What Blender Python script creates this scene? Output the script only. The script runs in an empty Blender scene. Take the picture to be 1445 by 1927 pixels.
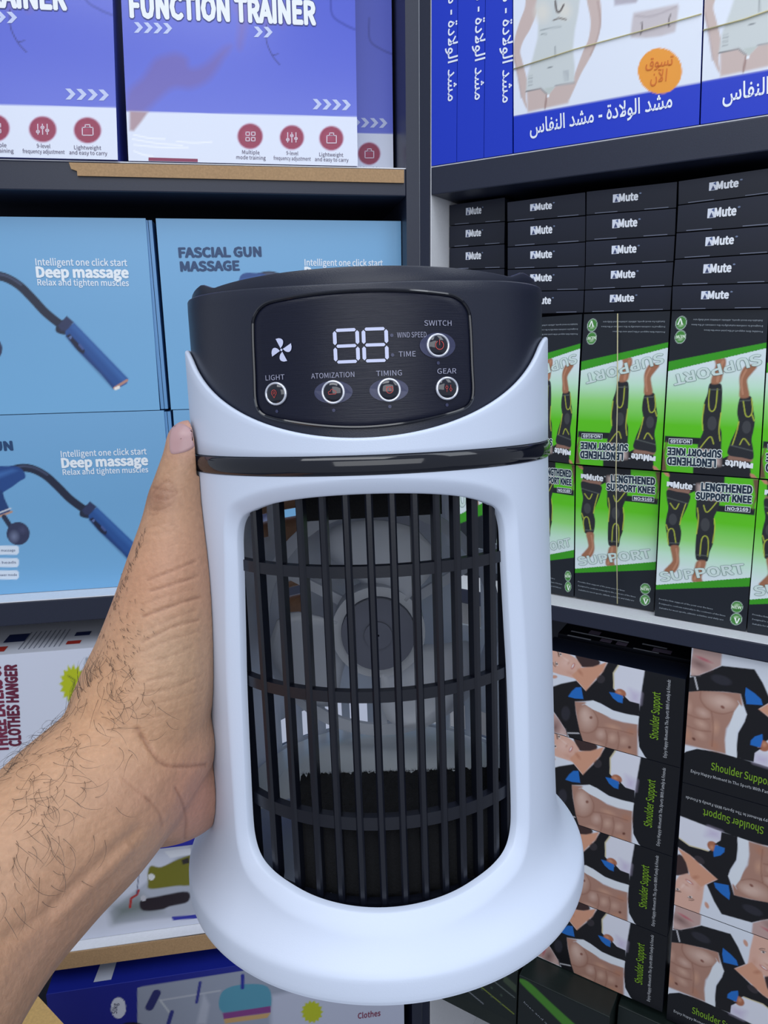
import bpy, math, random
import numpy as np
from mathutils import Matrix, Vector
random.seed(4); rng = np.random.default_rng(4)
PI = math.pi
SC = bpy.context.scene
COL = SC.collection

# ------------------------------------------------------------------ camera
FPX, CX, CY = 1340.0, 722.5, 963.5
_p, _r = math.radians(13.65), math.radians(-0.877)
CF = np.array([0, math.cos(_p), -math.sin(_p)])
_u0 = np.array([0, math.sin(_p), math.cos(_p)]); _x0 = np.array([1.0, 0, 0])
CXV = math.cos(_r) * _x0 + math.sin(_r) * _u0
CUV = -math.sin(_r) * _x0 + math.cos(_r) * _u0
CAM = np.array([0, 0, 1.5])
cd = bpy.data.cameras.new('camera'); cam = bpy.data.objects.new('camera', cd); COL.objects.link(cam)
cd.sensor_fit = 'HORIZONTAL'; cd.sensor_width = 36.0; cd.lens = FPX * 36 / 1445
cd.clip_start = 0.02
cam.matrix_world = Matrix(((CXV[0], CUV[0], -CF[0], CAM[0]), (CXV[1], CUV[1], -CF[1], CAM[1]), (CXV[2], CUV[2], -CF[2], CAM[2]), (0, 0, 0, 1)))
SC.camera = cam

# ------------------------------------------------------------------ world, lights, exposure
w = bpy.data.worlds.new('shop_ambient'); SC.world = w; w.use_nodes = True
bg = w.node_tree.nodes['Background']; bg.inputs[0].default_value = (0.80, 0.87, 1.0, 1); bg.inputs[1].default_value = 0.50
def area(name, loc, target, sx, sy, power, col):
    l = bpy.data.lights.new(name, 'AREA'); l.shape = 'RECTANGLE'; l.size = sx; l.size_y = sy; l.energy = power; l.color = col
    o = bpy.data.objects.new(name, l); COL.objects.link(o); o.location = loc
    o.rotation_euler = (Vector(target) - Vector(loc)).to_track_quat('-Z', 'Y').to_euler()
    return o
area('ceiling_panel_light_front', (-0.35, -0.55, 2.75), (0.0, 0.6, 1.1), 1.3, 0.6, 10, (0.94, 0.97, 1.0))
area('ceiling_panel_light_side', (1.1, -0.15, 2.7), (0.2, 0.7, 1.1), 0.6, 1.2, 6.5, (0.88, 0.94, 1.0))
area('shopfront_light', (0.2, -1.9, 2.1), (0.05, 0.5, 1.3), 2.2, 1.2, 19, (0.94, 0.97, 1.0))  # added low fill, sends light through the grille into the cooler
area('ceiling_panel_light_aisle', (0.1, 0.25, 2.8), (0.1, 0.4, 0), 1.2, 0.5, 5, (0.88, 0.94, 1.0))
SC.view_settings.view_transform = 'Standard'; SC.view_settings.look = 'None'
SC.view_settings.exposure = -0.08; SC.view_settings.gamma = 1.0; SC.view_settings.use_curve_mapping = False

# ------------------------------------------------------------------ helpers
def lin(c):
    c = np.asarray(c, float) / 255.0
    return np.where(c <= 0.04045, c / 12.92, ((c + 0.055) / 1.055) ** 2.4)
MATS = {}
def mat(name, rgb=(200, 200, 200), rough=0.5, metal=0.0, spec=0.5, bump=0.0, scale=200.0, var=0.0, attr=None, coat=0.0,
        sss=0.0, trans=0.0, stretch=None, emit=0.0, transl=0.0):
    if name in MATS: return MATS[name]
    m = bpy.data.materials.new(name); m.use_nodes = True; nt = m.node_tree; N = nt.nodes; L = nt.links
    b = N['Principled BSDF']; c = lin(rgb)
    b.inputs['Base Color'].default_value = (*c, 1); b.inputs['Roughness'].default_value = rough
    b.inputs['Metallic'].default_value = metal; b.inputs['Specular IOR Level'].default_value = spec
    b.inputs['Coat Weight'].default_value = coat; b.inputs['Coat Roughness'].default_value = 0.06
    if trans: b.inputs['Transmission Weight'].default_value = trans
    if sss:
        b.inputs['Subsurface Weight'].default_value = sss; b.inputs['Subsurface Radius'].default_value = (0.012, 0.005, 0.003)
        b.inputs['Subsurface Scale'].default_value = 0.35
    tc = N.new('ShaderNodeTexCoord'); nz = N.new('ShaderNodeTexNoise'); nz.inputs['Scale'].default_value = scale; nz.inputs['Detail'].default_value = 4
    if stretch:
        mp = N.new('ShaderNodeMapping'); mp.inputs['Scale'].default_value = stretch
        L.new(tc.outputs['Object'], mp.inputs['Vector']); L.new(mp.outputs['Vector'], nz.inputs['Vector'])
    else: L.new(tc.outputs['Object'], nz.inputs['Vector'])
    src = None
    if attr:
        a = N.new('ShaderNodeAttribute'); a.attribute_name = attr; src = a.outputs['Color']
    if var or src:
        mx = N.new('ShaderNodeMix'); mx.data_type = 'RGBA'; mx.blend_type = 'MULTIPLY'; mx.inputs['Factor'].default_value = 1.0
        if src: L.new(src, mx.inputs['A'])
        else: mx.inputs['A'].default_value = (*c, 1)
        rp = N.new('ShaderNodeMapRange'); rp.inputs['From Min'].default_value = 0.3; rp.inputs['From Max'].default_value = 0.7
        rp.inputs['To Min'].default_value = 1 - var; rp.inputs['To Max'].default_value = 1 + var * 0.4
        L.new(nz.outputs['Fac'], rp.inputs['Value']); L.new(rp.outputs['Result'], mx.inputs['B'])
        L.new(mx.outputs['Result'], b.inputs['Base Color'])
    if bump:
        bp = N.new('ShaderNodeBump'); bp.inputs['Strength'].default_value = bump; bp.inputs['Distance'].default_value = 0.0006
        L.new(nz.outputs['Fac'], bp.inputs['Height']); L.new(bp.outputs['Normal'], b.inputs['Normal'])
    if transl:
        tb_ = N.new('ShaderNodeBsdfTranslucent'); tb_.inputs['Color'].default_value = (*c, 1); ms = N.new('ShaderNodeMixShader'); ms.inputs[0].default_value = transl
        L.new(b.outputs[0], ms.inputs[1]); L.new(tb_.outputs[0], ms.inputs[2]); L.new(ms.outputs[0], N['Material Output'].inputs['Surface'])
    if emit:
        b.inputs['Emission Color'].default_value = (*c, 1); b.inputs['Emission Strength'].default_value = emit
    MATS[name] = m; return m

class MB:
    def __init__(s): s.v = []; s.f = []; s.m = []; s.n = 0
    def add(s, v, f, mi=0):
        v = np.asarray(v, float).reshape(-1, 3); s.v.append(v)
        for q in f: s.f.append([int(i) + s.n for i in q]); s.m.append(mi)
        s.n += len(v); return s
    def grid(s, P, mi=0, wrap=False, flip=False):
        P = np.asarray(P, float); a, b = P.shape[:2]; F = []
        for i in range(a - 1):
            for j in range(b if wrap else b - 1):
                k = (j + 1) % b; q = [i * b + j, i * b + k, (i + 1) * b + k, (i + 1) * b + j]
                F.append(q[::-1] if flip else q)
        return s.add(P.reshape(-1, 3), F, mi)
    def hexa(s, c, mi=0):
        # c: 8 corners, 0-3 front loop, 4-7 back loop
        return s.add(c, [(0, 1, 2, 3), (7, 6, 5, 4), (0, 4, 5, 1), (1, 5, 6, 2), (2, 6, 7, 3), (3, 7, 4, 0)], mi)
    def box(s, lo, hi, mi=0):
        x0, y0, z0 = lo; x1, y1, z1 = hi
        return s.hexa([(x0, y0, z0), (x1, y0, z0), (x1, y0, z1), (x0, y0, z1), (x0, y1, z0), (x1, y1, z0), (x1, y1, z1), (x0, y1, z1)], mi)
    def tube(s, pts, r, seg=8, mi=0, closed=False, caps=True):
        pts = [Vector(p) for p in pts]; n = len(pts); rs = r if hasattr(r, '__len__') else [r] * n; R = []
        up = None
        for i, p in enumerate(pts):
            a = pts[(i - 1) % n] if closed or i else p; b = pts[(i + 1) % n] if closed or i < n - 1 else p
            t = (b - a).normalized()
            if up is None: up = Vector((0, 0, 1)) if abs(t.z) < 0.9 else Vector((1, 0, 0))
            x = t.cross(up).normalized(); y = x.cross(t).normalized(); up = y
            R.append([p + (x * math.cos(2 * PI * k / seg) + y * math.sin(2 * PI * k / seg)) * rs[i] for k in range(seg)])
        if closed: R.append(R[0])
        base = s.n; s.grid(R, mi, wrap=True)
        if caps and not closed:
            s.f.append([base + k for k in range(seg)][::-1]); s.m.append(mi)
            s.f.append([base + (n - 1) * seg + k for k in range(seg)]); s.m.append(mi)
        return s
    def build(s, name, mats, parent=None, smooth=False, origin=(0, 0, 0), merge=False, colors=None, sharp=None):
        me = bpy.data.meshes.new(name); V = np.concatenate(s.v) - np.asarray(origin, float)
        me.from_pydata(V.tolist(), [], s.f); mats = mats if isinstance(mats, (list, tuple)) else [mats]
        for m in mats: me.materials.append(m)
        if len(mats) > 1: me.polygons.foreach_set('material_index', s.m)
        if smooth: me.polygons.foreach_set('use_smooth', [True] * len(s.f))
        if colors is not None:
            a = me.color_attributes.new('print', 'FLOAT_COLOR', 'POINT'); a.data.foreach_set('color', np.asarray(colors, np.float32).ravel())
        me.update()
        if merge:
            import bmesh
            bm = bmesh.new(); bm.from_mesh(me); bmesh.ops.remove_doubles(bm, verts=bm.verts, dist=2e-5)
            bmesh.ops.recalc_face_normals(bm, faces=bm.faces); bm.to_mesh(me); bm.free()
            if smooth: me.polygons.foreach_set('use_smooth', [True] * len(me.polygons))
        if sharp and hasattr(me, 'set_sharp_from_angle'): me.set_sharp_from_angle(angle=math.radians(sharp))
        o = bpy.data.objects.new(name, me); COL.objects.link(o)
        if parent is not None: o.parent = parent
        elif any(origin): o.location = origin
        return o
def tag(o, label=None, cat=None, group=None, kind=None):
    for k, v in (('label', label), ('category', cat), ('group', group), ('kind', kind)):
        if v: o[k] = v
    return o
def empty(name, loc=(0, 0, 0), label=None, cat=None, group=None, kind=None):
    o = bpy.data.objects.new(name, None); o.empty_display_size = 0.02; COL.objects.link(o); o.location = loc
    return tag(o, label, cat, group, kind)

# text as geometry: verts with baseline y=0 and cap height 1
_TX = {}
try: SANS = bpy.data.fonts.load(bpy.utils.system_resource('DATAFILES', path='fonts') + '/Noto Sans CJK Regular.woff2')   # one of Blender's own interface fonts
except Exception: SANS = None
def _raw(body, off, res, sans=True):
    c = bpy.data.curves.new('t', 'FONT'); c.body = body
    if SANS and sans: c.font = SANS
    c.resolution_u = res; c.offset = off; c.size = 1
    o = bpy.data.objects.new('t', c); COL.objects.link(o); dg = bpy.context.evaluated_depsgraph_get()
    m = o.evaluated_get(dg).to_mesh(); V = np.array([v.co[:] for v in m.vertices]).reshape(-1, 3); F = [tuple(p.vertices) for p in m.polygons]
    bpy.data.objects.remove(o); bpy.data.curves.remove(c); return V[:, :2], F
def text_geo(body, bold=0.0, res=2, arabic=False):
    # bold: stroke growth as a share of the cap height, made of slightly shifted copies
    k = (body, bold, res)
    if k in _TX: return _TX[k]
    if not arabic:
        V, F = _raw(body, 0, res)
        if '_cap' not in _TX: _TX['_cap'] = _raw('H', 0, 2)[0][:, 1].max()
        cap = _TX['_cap'] if SANS else 0.72
    else:
        cap = 0.72
        bar = _raw('|', 0, 1, False)[0][:, 0].max(); VV = []; FF = []; n = 0; x = 0.0
        for ch in body:
            if ch != ' ':
                v, f = _raw(ch, bold, res, False); v = v.copy(); v[:, 0] += x; VV.append(v); FF += [tuple(i + n for i in q) for q in f]; n += len(v)
            x += _raw(ch + '|', 0, 1, False)[0][:, 0].max() - bar if ch != ' ' else 0.28
        V = np.concatenate(VV); F = FF
    V = V.copy(); V[:, 0] -= V[:, 0].min(); V /= cap; wd = V[:, 0].max()
    if bold and not arabic:
        n = len(V); K = 4 if bold < .06 else 8; VV = []; FF = []
        for q in range(K):
            a = 2 * PI * (q + .5) / K; VV.append(V + [bold * math.cos(a) * 1.2, bold * math.sin(a)]); FF += [tuple(i + n * q for i in f) for f in F]
        V = np.concatenate(VV); F = FF
    K_ = len(V) // n if (bold and not arabic) else 1
    V[:, 0] /= wd
    V = np.c_[V, np.repeat(np.arange(K_), len(V) // K_) * 2e-5]
    _TX[k] = (V, F, wd); return _TX[k]

# ------------------------------------------------------------------ the two shelf fronts
CORNER = np.array([0.05524, 1.05, 0.0])
class Wall:
    def __init__(s, yaw):
        y = math.radians(yaw); s.d = np.array([math.cos(y), math.sin(y), 0]); s.n = np.array([-math.sin(y), math.cos(y), 0])
    def P(s, u, z, off=0.0): return CORNER + s.d * u + s.n * off + np.array([0, 0, z])
    def W(s, x, y, off=0.0):
        R = CF + CXV * (x - CX) / FPX - CUV * (y - CY) / FPX; C = CORNER + s.n * off
        t = ((C - CAM) @ s.n) / (R @ s.n); P = CAM + t * R; return np.array([(P - C) @ s.d, P[2]])
    def px(s, u, z, off=0.0):
        v = s.P(u, z, off) - CAM; d = v @ CF; return np.array([CX + FPX * (v @ CXV) / d, CY - FPX * (v @ CUV) / d])
WL = Wall(9.289); WR = Wall(-31.761)
def wbox(mb, wall, u0, u1, z0, z1, o0, o1, mi=0):
    P = wall.P
    return mb.hexa([P(u0, z0, o0), P(u1, z0, o0), P(u1, z1, o0), P(u0, z1, o0), P(u0, z0, o1), P(u1, z0, o1), P(u1, z1, o1), P(u0, z1, o1)], mi)
def homog(src, dst):
    A = []; 
    for (x, y), (X, Y) in zip(src, dst):
        A.append([x, y, 1, 0, 0, 0, -X * x, -X * y, -X]); A.append([0, 0, 0, x, y, 1, -Y * x, -Y * y, -Y])
    return np.linalg.svd(np.array(A, float))[2][-1].reshape(3, 3)
def happly(H, pts):
    p = np.asarray(pts, float).reshape(-1, 2); q = np.c_[p, np.ones(len(p))] @ H.T; return q[:, :2] / q[:, 2:]

# ------------------------------------------------------------------ printed artwork: colours on a fine grid plus lettering as geometry
class Art:
    def __init__(s, W, H, step, base=(255, 255, 255)):
        s.W, s.H = W, H; s.nx = max(2, int(W / step)); s.ny = max(2, int(H / step))
        T, S = np.meshgrid(np.linspace(0, 1, s.ny + 1), np.linspace(0, 1, s.nx + 1), indexing='ij')
        s.X = (S * W).ravel(); s.Y = (T * H).ravel(); s.c = np.tile(lin(base), (len(s.X), 1)); s.txt = []; s.M = None; s.step = step
    def ref(s, corners, zoom=(0, 0, 1)):
        # corners: BL BR TR TL as seen in the reference, zoom: origin and scale of the coordinates that follow
        c = [((x - zoom[0]) * zoom[2], (y - zoom[1]) * zoom[2]) for x, y in corners]
        s.M = homog(c, [(0, 0), (s.W, 0), (s.W, s.H), (0, s.H)]); return s
    def m(s, pts):
        pts = np.asarray(pts, float).reshape(-1, 2)
        return pts * [s.W, s.H] if s.M is None else happly(s.M, pts)
    def _mix(s, idx, al, col):
        al = np.clip(al, 0, 1)[:, None]; s.c[idx] = s.c[idx] * (1 - al) + (col if np.ndim(col) > 1 else lin(col)) * al
    def poly(s, pts, col, soft=None, alpha=1.0, curve=False):
        p = s.m(pts)
        if curve: p = smooth_loop(p)
        soft = s.step * 0.9 if soft is None else soft
        lo = p.min(0) - soft; hi = p.max(0) + soft
        idx = np.where((s.X >= lo[0]) & (s.X <= hi[0]) & (s.Y >= lo[1]) & (s.Y <= hi[1]))[0]
        if not len(idx): return s
        x = s.X[idx]; y = s.Y[idx]; ins = np.zeros(len(idx), bool); dm = np.full(len(idx), 9.0)
        for i in range(len(p)):
            a = p[i]; b = p[(i + 1) % len(p)]
            if a[1] != b[1]:
                c = (a[1] > y) != (b[1] > y); xx = (b[0] - a[0]) * (y - a[1]) / (b[1] - a[1]) + a[0]; ins ^= c & (x < xx)
            d = b - a; L = d @ d + 1e-18; t = np.clip(((x - a[0]) * d[0] + (y - a[1]) * d[1]) / L, 0, 1)
            dm = np.minimum(dm, np.hypot(x - a[0] - t * d[0], y - a[1] - t * d[1]))
        sd = np.where(ins, dm, -dm); s._mix(idx, alpha * (0.5 + sd / soft), col); return s
    def line(s, pts, width, col, alpha=1.0, curve=False):
        p = s.m(pts)
        if curve: p = smooth_open(p)
        lo = p.min(0) - width * 2; hi = p.max(0) + width * 2
        idx = np.where((s.X >= lo[0]) & (s.X <= hi[0]) & (s.Y >= lo[1]) & (s.Y <= hi[1]))[0]
        if not len(idx): return s
        x = s.X[idx]; y = s.Y[idx]; dm = np.full(len(idx), 9.0)
        for i in range(len(p) - 1):
            a = p[i]; d = p[i + 1] - a; L = d @ d + 1e-18; t = np.clip(((x - a[0]) * d[0] + (y - a[1]) * d[1]) / L, 0, 1)
            dm = np.minimum(dm, np.hypot(x - a[0] - t * d[0], y - a[1] - t * d[1]))
        s._mix(idx, alpha * np.clip((width * 0.5 - dm) / (s.step * 0.8) + 0.5, 0, 1), col); return s
    def ell(s, c, rx, ry, col, ang=0.0, soft=0.15, alpha=1.0):
        # radii in reference pixels
        P = s.m([c, (c[0] + rx * math.cos(ang), c[1] + rx * math.sin(ang)), (c[0] - ry * math.sin(ang), c[1] + ry * math.cos(ang))])
        A = np.stack([P[1] - P[0], P[2] - P[0]], 1); q = np.linalg.solve(A, np.stack([s.X - P[0][0], s.Y - P[0][1]])); d = np.hypot(q[0], q[1])
        idx = np.where(d < 1.3)[0]; s._mix(idx, alpha * (1 - d[idx]) / soft, col); return s
    def grad(s, pts, stops, axis='Y', clip=None):
        # stops: (fraction of height, colour)
        tmp = np.stack([np.interp(s.Y / s.H, [a for a, _ in stops], [lin(c)[k] for _, c in stops]) for k in range(3)], 1)
        p = s.m(pts); x, y = s.X, s.Y; ins = np.zeros(len(x), bool)
        for i in range(len(p)):
            a = p[i]; b = p[(i + 1) % len(p)]
            if a[1] != b[1]:
                c = (a[1] > y) != (b[1] > y); xx = (b[0] - a[0]) * (y - a[1]) / (b[1] - a[1]) + a[0]; ins ^= c & (x < xx)
        s.c[ins] = tmp[ins]; return s
    def text(s, body, p0, p1, h, col, bold=0.0, res=2, arabic=False, halo=None, lift=0):
        q = s.m([p0, p1]); s.txt.append((body, q[0], q[1], h, col, bold, res, arabic, lift))
        if halo: s.txt.append((body, q[0], q[1], h, halo[0], halo[1], res, arabic, lift - 1))
        return s
    def flat(s, pts, col, lift=0):
        s.txt.append((None, s.m(pts), col, lift)); return s
    def place(s, parent, wall, quad, off, origin, lit=True, rough=0.35):
        # quad: BL BR TR TL of the artwork in (u, z)
        Q = np.asarray(quad, float)
        def bil(x, y):
            a = (x / s.W)[:, None]; b = (y / s.H)[:, None]
            return Q[0] * (1 - a) * (1 - b) + Q[1] * a * (1 - b) + Q[2] * a * b + Q[3] * (1 - a) * b
        def P3(uz, o): return CORNER + np.outer(uz[:, 0], wall.d) + wall.n * o + np.outer(uz[:, 1], [0, 0, 1])
        P = P3(bil(s.X, s.Y), off - 0.0004)
        mb = MB(); nx = s.nx + 1; i = np.arange(s.ny)[:, None] * nx + np.arange(s.nx)[None]; i = i.ravel()
        mb.v.append(P); mb.n = len(P); mb.f = np.stack([i, i + 1, i + 1 + nx, i + nx], 1).tolist(); mb.m = [0] * len(mb.f)
        o = mb.build('printed_front', mat('print_gloss' if rough > 0.2 else 'print_film', rough=rough, attr='print', bump=0.05, scale=60, spec=0.45), parent, origin=origin,
                     colors=np.c_[s.c, np.ones(len(s.c))])
        if s.txt and lit:
            tb = MB(); cols = []
            for e in s.txt:
                if e[0] is None:
                    _, pts, col, lift = e
                    if col not in cols: cols.append(col)
                    tb.add(P3(bil(pts[:, 0], pts[:, 1]), off - 0.0008 - 0.0002 * lift), [list(range(len(pts)))], cols.index(col)); continue
                body, a, b, h, col, bold, res, ar, lift = e
                V, F, _ = text_geo(body, bold, res, ar)
                ex = b - a; ey = np.array([-ex[1], ex[0]]) / (np.hypot(*ex) + 1e-12) * h
                q = a + V[:, :1] * ex + V[:, 1:2] * ey
                if col not in cols: cols.append(col)
                tb.add(P3(bil(q[:, 0], q[:, 1]), off - 0.0010 - 0.0002 * lift) - np.outer(V[:, 2], wall.n), F, cols.index(col))
            tb.build('lettering', [mat('ink_%d_%d_%d' % c, c, 0.4) for c in cols], parent, origin=origin)['kind'] = 'stuff'
        return o
def smooth_loop(p, k=5):
    p = np.asarray(p, float); n = len(p); o = []
    for i in range(n):
        a, b, c, d = p[i - 1], p[i], p[(i + 1) % n], p[(i + 2) % n]
        for t in np.arange(k) / k: o.append(0.5 * (2 * b + (c - a) * t + (2 * a - 5 * b + 4 * c - d) * t * t + (3 * b - a - 3 * c + d) * t ** 3))
    return np.array(o)
def smooth_open(p, k=6):
    p = np.asarray(p, float); n = len(p); o = []
    for i in range(n - 1):
        a, b, c, d = p[max(i - 1, 0)], p[i], p[i + 1], p[min(i + 2, n - 1)]
        for t in np.arange(k) / k: o.append(0.5 * (2 * b + (c - a) * t + (2 * a - 5 * b + 4 * c - d) * t * t + (3 * b - a - 3 * c + d) * t ** 3))
    o.append(p[-1]); return np.array(o)

def carton(name, wall, quad, off, depth, m, label, group=None, edge=None):
    # quad: BL BR TR TL in (u, z); returns the Empty and its origin
    Q = np.asarray(quad, float); org = wall.P((Q[0][0] + Q[1][0]) / 2, min(Q[0][1], Q[1][1]), off)
    e = empty(name, org, label, 'box', group)
    mb = MB(); mb.hexa([wall.P(q[0], q[1], off) for q in Q] + [wall.P(q[0], q[1], off + depth) for q in Q])
    c = mb.build('carton', m, e, origin=org)
    bv = c.modifiers.new('edge', 'BEVEL'); bv.width = 0.0012; bv.segments = 2; bv.harden_normals = False
    return e, org

# ------------------------------------------------------------------ the setting
BLK = mat('black_laminate', (32, 38, 58), 0.42, bump=0.08, scale=900, var=0.15)
WLAM = mat('white_laminate', (236, 238, 244), 0.35, bump=0.03, scale=300, var=0.04)
def struct(name, lo, hi, m):
    o = MB().box(lo, hi).build(name, m); tag(o, kind='structure'); return o
struct('floor', (-2.4, -1.8, -0.05), (2.6, 2.2, 0), mat('floor_tile', (150, 152, 158), 0.3, bump=0.05, scale=6, var=0.2))
struct('wall_back', (-2.4, 2.2, 0), (2.6, 2.26, 3.0), mat('wall_paint', (205, 208, 216), 0.8, bump=0.1, scale=80, var=0.05))
def shelving(name, wall, u0, u1, up0, up1, boards, label, depth=0.34):
    org = wall.P((u0 + u1) / 2, 0, 0); e = empty(name, org, label, 'shelving')
    for z0, z1 in boards:
        b = wbox(MB(), wall, u0, u1, z0, z1, 0, depth).build('shelf_board', BLK, e, origin=org)
        bv = b.modifiers.new('edge', 'BEVEL'); bv.width = 0.0015; bv.segments = 2
        wbox(MB(), wall, u0, u1, z1, z1 + 0.0012, 0.001, depth).build('shelf_liner', WLAM, e, origin=org)['label'] = 'white shelf surface'
    b = wbox(MB(), wall, up0, up1, 0.001, 2.3, -0.001, depth).build('upright', BLK, e, origin=org)
    wbox(MB(), wall, u0, u1, 0.001, 2.3, depth, depth + 0.012).build('back_panel', BLK, e, origin=org)
    return e, org
KZ = min(WR.W(*p, .026 + d)[1] for p, d in (((1082, 1123), .012), ((1230.5, 1150), .012), ((1404, 1188), 0), ((1231.6, 1158), 0), ((1405.5, 1189), 0))) - .002
shelving('shelving_unit', WL, -1.5, -0.0185, -0.0185, -0.0005, [(1.689, 1.7235), (1.109, 1.144), (0.512, 0.540), (0.06, 0.09)],
         'black shelving unit holding the massager and clothes hanger boxes')
e, org = shelving('shelving_unit', WR, 0.0178, 1.35, 0.0012, 0.0158, [(1.689, 1.7235), (1.1105, KZ), (0.355, 0.39), (0.06, 0.09)],
         'black shelving unit holding the belt, knee and shoulder support boxes')
wbox(MB(), WR, 0.0160, 0.0174, 0.001, 2.3, 0.002, 0.338).build('white_lining', WLAM, e, origin=org)['label'] = 'white inner lining of the upright'

# ------------------------------------------------------------------ trainer boxes (top shelf of the unit with the massagers)
def ext(wall, a, b, off, z):
    # point of the line through two seen points, at height z
    A = wall.W(*a, off); B = wall.W(*b, off); t = (z - A[1]) / (B[1] - A[1]); return np.array([A[0] + (B[0] - A[0]) * t, z])
Z1, ZT = 1.7255, 2.015
BLUEC = mat('violet_blue_card', (78, 92, 190), 0.3, var=0.05, scale=40)
bl, tl = ext(WL, (228, 0), (242, 304), 0, Z1), ext(WL, (228, 0), (242, 304), 0, ZT)
br, tr = ext(WL, (668, 0), (673, 314), 0, Z1), ext(WL, (668, 0), (673, 314), 0, ZT)
tq = [bl, br, tr, tl]
A = Art(0.298, 0.289, 0.0015, (98, 112, 214)); A.ref([WL.px(*p) for p in tq], (0, 0, 1.806))
VB = (98, 112, 214)
A.grad([(300, -900), (1300, -900), (1300, 700), (300, 700)], [(0, (104, 118, 220)), (0.45, (98, 110, 214)), (1, (84, 96, 200))])
A.poly([(520, 190), (560, 172), (600, 165), (640, 185), (650, 215), (690, 205), (730, 170), (760, 145), (785, 140), (790, 155), (765, 195), (735, 245), (700, 280), (650, 300), (590, 300), (540, 340), (500, 380), (440, 440), (420, 380), (430, 300), (480, 250)], (112, 104, 186), 0.005, 0.5, curve=True)
A.poly([(800, 0), (1000, 0), (985, 60), (960, 90), (930, 60), (905, 100), (880, 60), (850, 70), (825, 160), (800, 150), (805, 60)], (112, 106, 192), 0.005, 0.5, curve=True)
A.line([(905, 75), (905, 130), (925, 180), (950, 212)], 0.0012, (60, 62, 130), curve=True); A.line([(925, 180), (945, 175)], 0.001, (60, 62, 130))
A.line([(1125, -40), (1128, 40), (1170, 75), (1215, 95)], 0.003, (72, 82, 176), 0.8, curve=True)
A.poly([(380, 372), (1230, 392), (1230, 640), (380, 640)], (226, 232, 248))
A.poly([(440, 372), (505, 374), (480, 410), (455, 442), (440, 440)], (176, 148, 158), 0.003, 0.9)
for c, r in (((850, 460), 43), ((992, 464), 41), ((1126, 467), 41)):
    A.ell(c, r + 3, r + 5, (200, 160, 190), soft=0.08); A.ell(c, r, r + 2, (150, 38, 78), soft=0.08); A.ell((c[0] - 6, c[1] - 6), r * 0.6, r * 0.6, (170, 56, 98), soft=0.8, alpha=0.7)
for x, y, n in ((455, 85, 4), (1062, 348, 4), (862, 100, 2)):
    for k in range(n):
        q = x + k * 33; dy = k * 1.0
        A.flat([(q, y + 18 + dy), (q + 16, y + dy), (q, y - 18 + dy), (q + 15, y - 18 + dy), (q + 31, y + dy), (q + 15, y + 18 + dy)][::1], (196, 206, 240))
A.flat([(505, 535), (672, 540), (672, 551), (505, 547)], (138, 44, 84))
W_ = (238, 242, 252)
A.text('FUNCTION TRAINER', (445, 48), (1070, 74), 0.0245, W_, 0.075, halo=((52, 60, 130), 0.12))
cap = (70, 50, 90)
A.text('Multiple', (823, 522), (882, 524), 0.0045, cap); A.text('mode training', (803, 540), (903, 543), 0.0045, cap)
A.text('9-level', (973, 525), (1013, 527), 0.0045, cap); A.text('frequency adjustment', (930, 543), (1056, 546), 0.0045, cap)
A.text('Lightweight', (1085, 530), (1166, 532), 0.0045, cap); A.text('and easy to carry', (1070, 547), (1184, 550), 0.0045, cap)
icon = (226, 206, 222)
def ring2(A, cx, cy, rx, ry, wd, col, a0=0, a1=360, n=16):
    an = np.radians(np.linspace(a0, a1, n)); 
    for i in range(n - 1):
        A.flat([(cx + rx * math.cos(an[i]), cy + ry * math.sin(an[i])), (cx + rx * math.cos(an[i + 1]), cy + ry * math.sin(an[i + 1])), (cx + (rx - wd) * math.cos(an[i + 1]), cy + (ry - wd) * math.sin(an[i + 1])), (cx + (rx - wd) * math.cos(an[i]), cy + (ry - wd) * math.sin(an[i]))], col)
def fr2(A, x0, y0, x1, y1, wd, col):
    for q in ((x0, y0, x1, y0 + wd), (x0, y1 - wd, x1, y1), (x0, y0, x0 + wd, y1), (x1 - wd, y0, x1, y1)): A.flat([(q[0], q[3]), (q[2], q[3]), (q[2], q[1]), (q[0], q[1])], col)
for dx, dy in ((834, 444), (853, 444), (834, 463), (853, 463)): fr2(A, dx, dy, dx + 15, dy + 15, 3, icon)
for k, dy in ((976, 8), (990, -6), (1004, 4)):
    A.flat([(k, 482), (k + 3, 482), (k + 3, 446), (k, 446)], icon); ring2(A, k + 1.5, 464 + dy, 6, 6, 3, icon)
fr2(A, 1109, 456, 1144, 485, 3, icon); fr2(A, 1118, 447, 1135, 459, 3, icon)
# painted highlights on creases of the shrink film along the foot of the box
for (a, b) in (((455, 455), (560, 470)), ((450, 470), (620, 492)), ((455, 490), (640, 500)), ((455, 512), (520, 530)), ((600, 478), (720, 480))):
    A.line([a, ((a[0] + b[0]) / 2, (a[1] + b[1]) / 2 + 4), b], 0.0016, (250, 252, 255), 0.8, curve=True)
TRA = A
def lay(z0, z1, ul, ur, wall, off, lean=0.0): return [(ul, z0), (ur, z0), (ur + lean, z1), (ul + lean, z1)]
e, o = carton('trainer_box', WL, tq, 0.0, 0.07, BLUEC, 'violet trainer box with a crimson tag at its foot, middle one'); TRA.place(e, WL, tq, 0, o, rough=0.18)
ra, rb = ext(WL, (213, 0), (223, 303), 0, Z1), ext(WL, (213, 0), (223, 303), 0, ZT)
q = [ra - [0.298, 0], ra, rb, rb - [0.298, 0]]
e, o = carton('trainer_box', WL, q, -0.004, 0.07, BLUEC, 'violet trainer box cut off by the edge of the picture'); TRA.place(e, WL, q, -0.004, o, rough=0.18)
q = lay(Z1, ZT, -0.320, -0.0225, WL, 0.11); 
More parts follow.
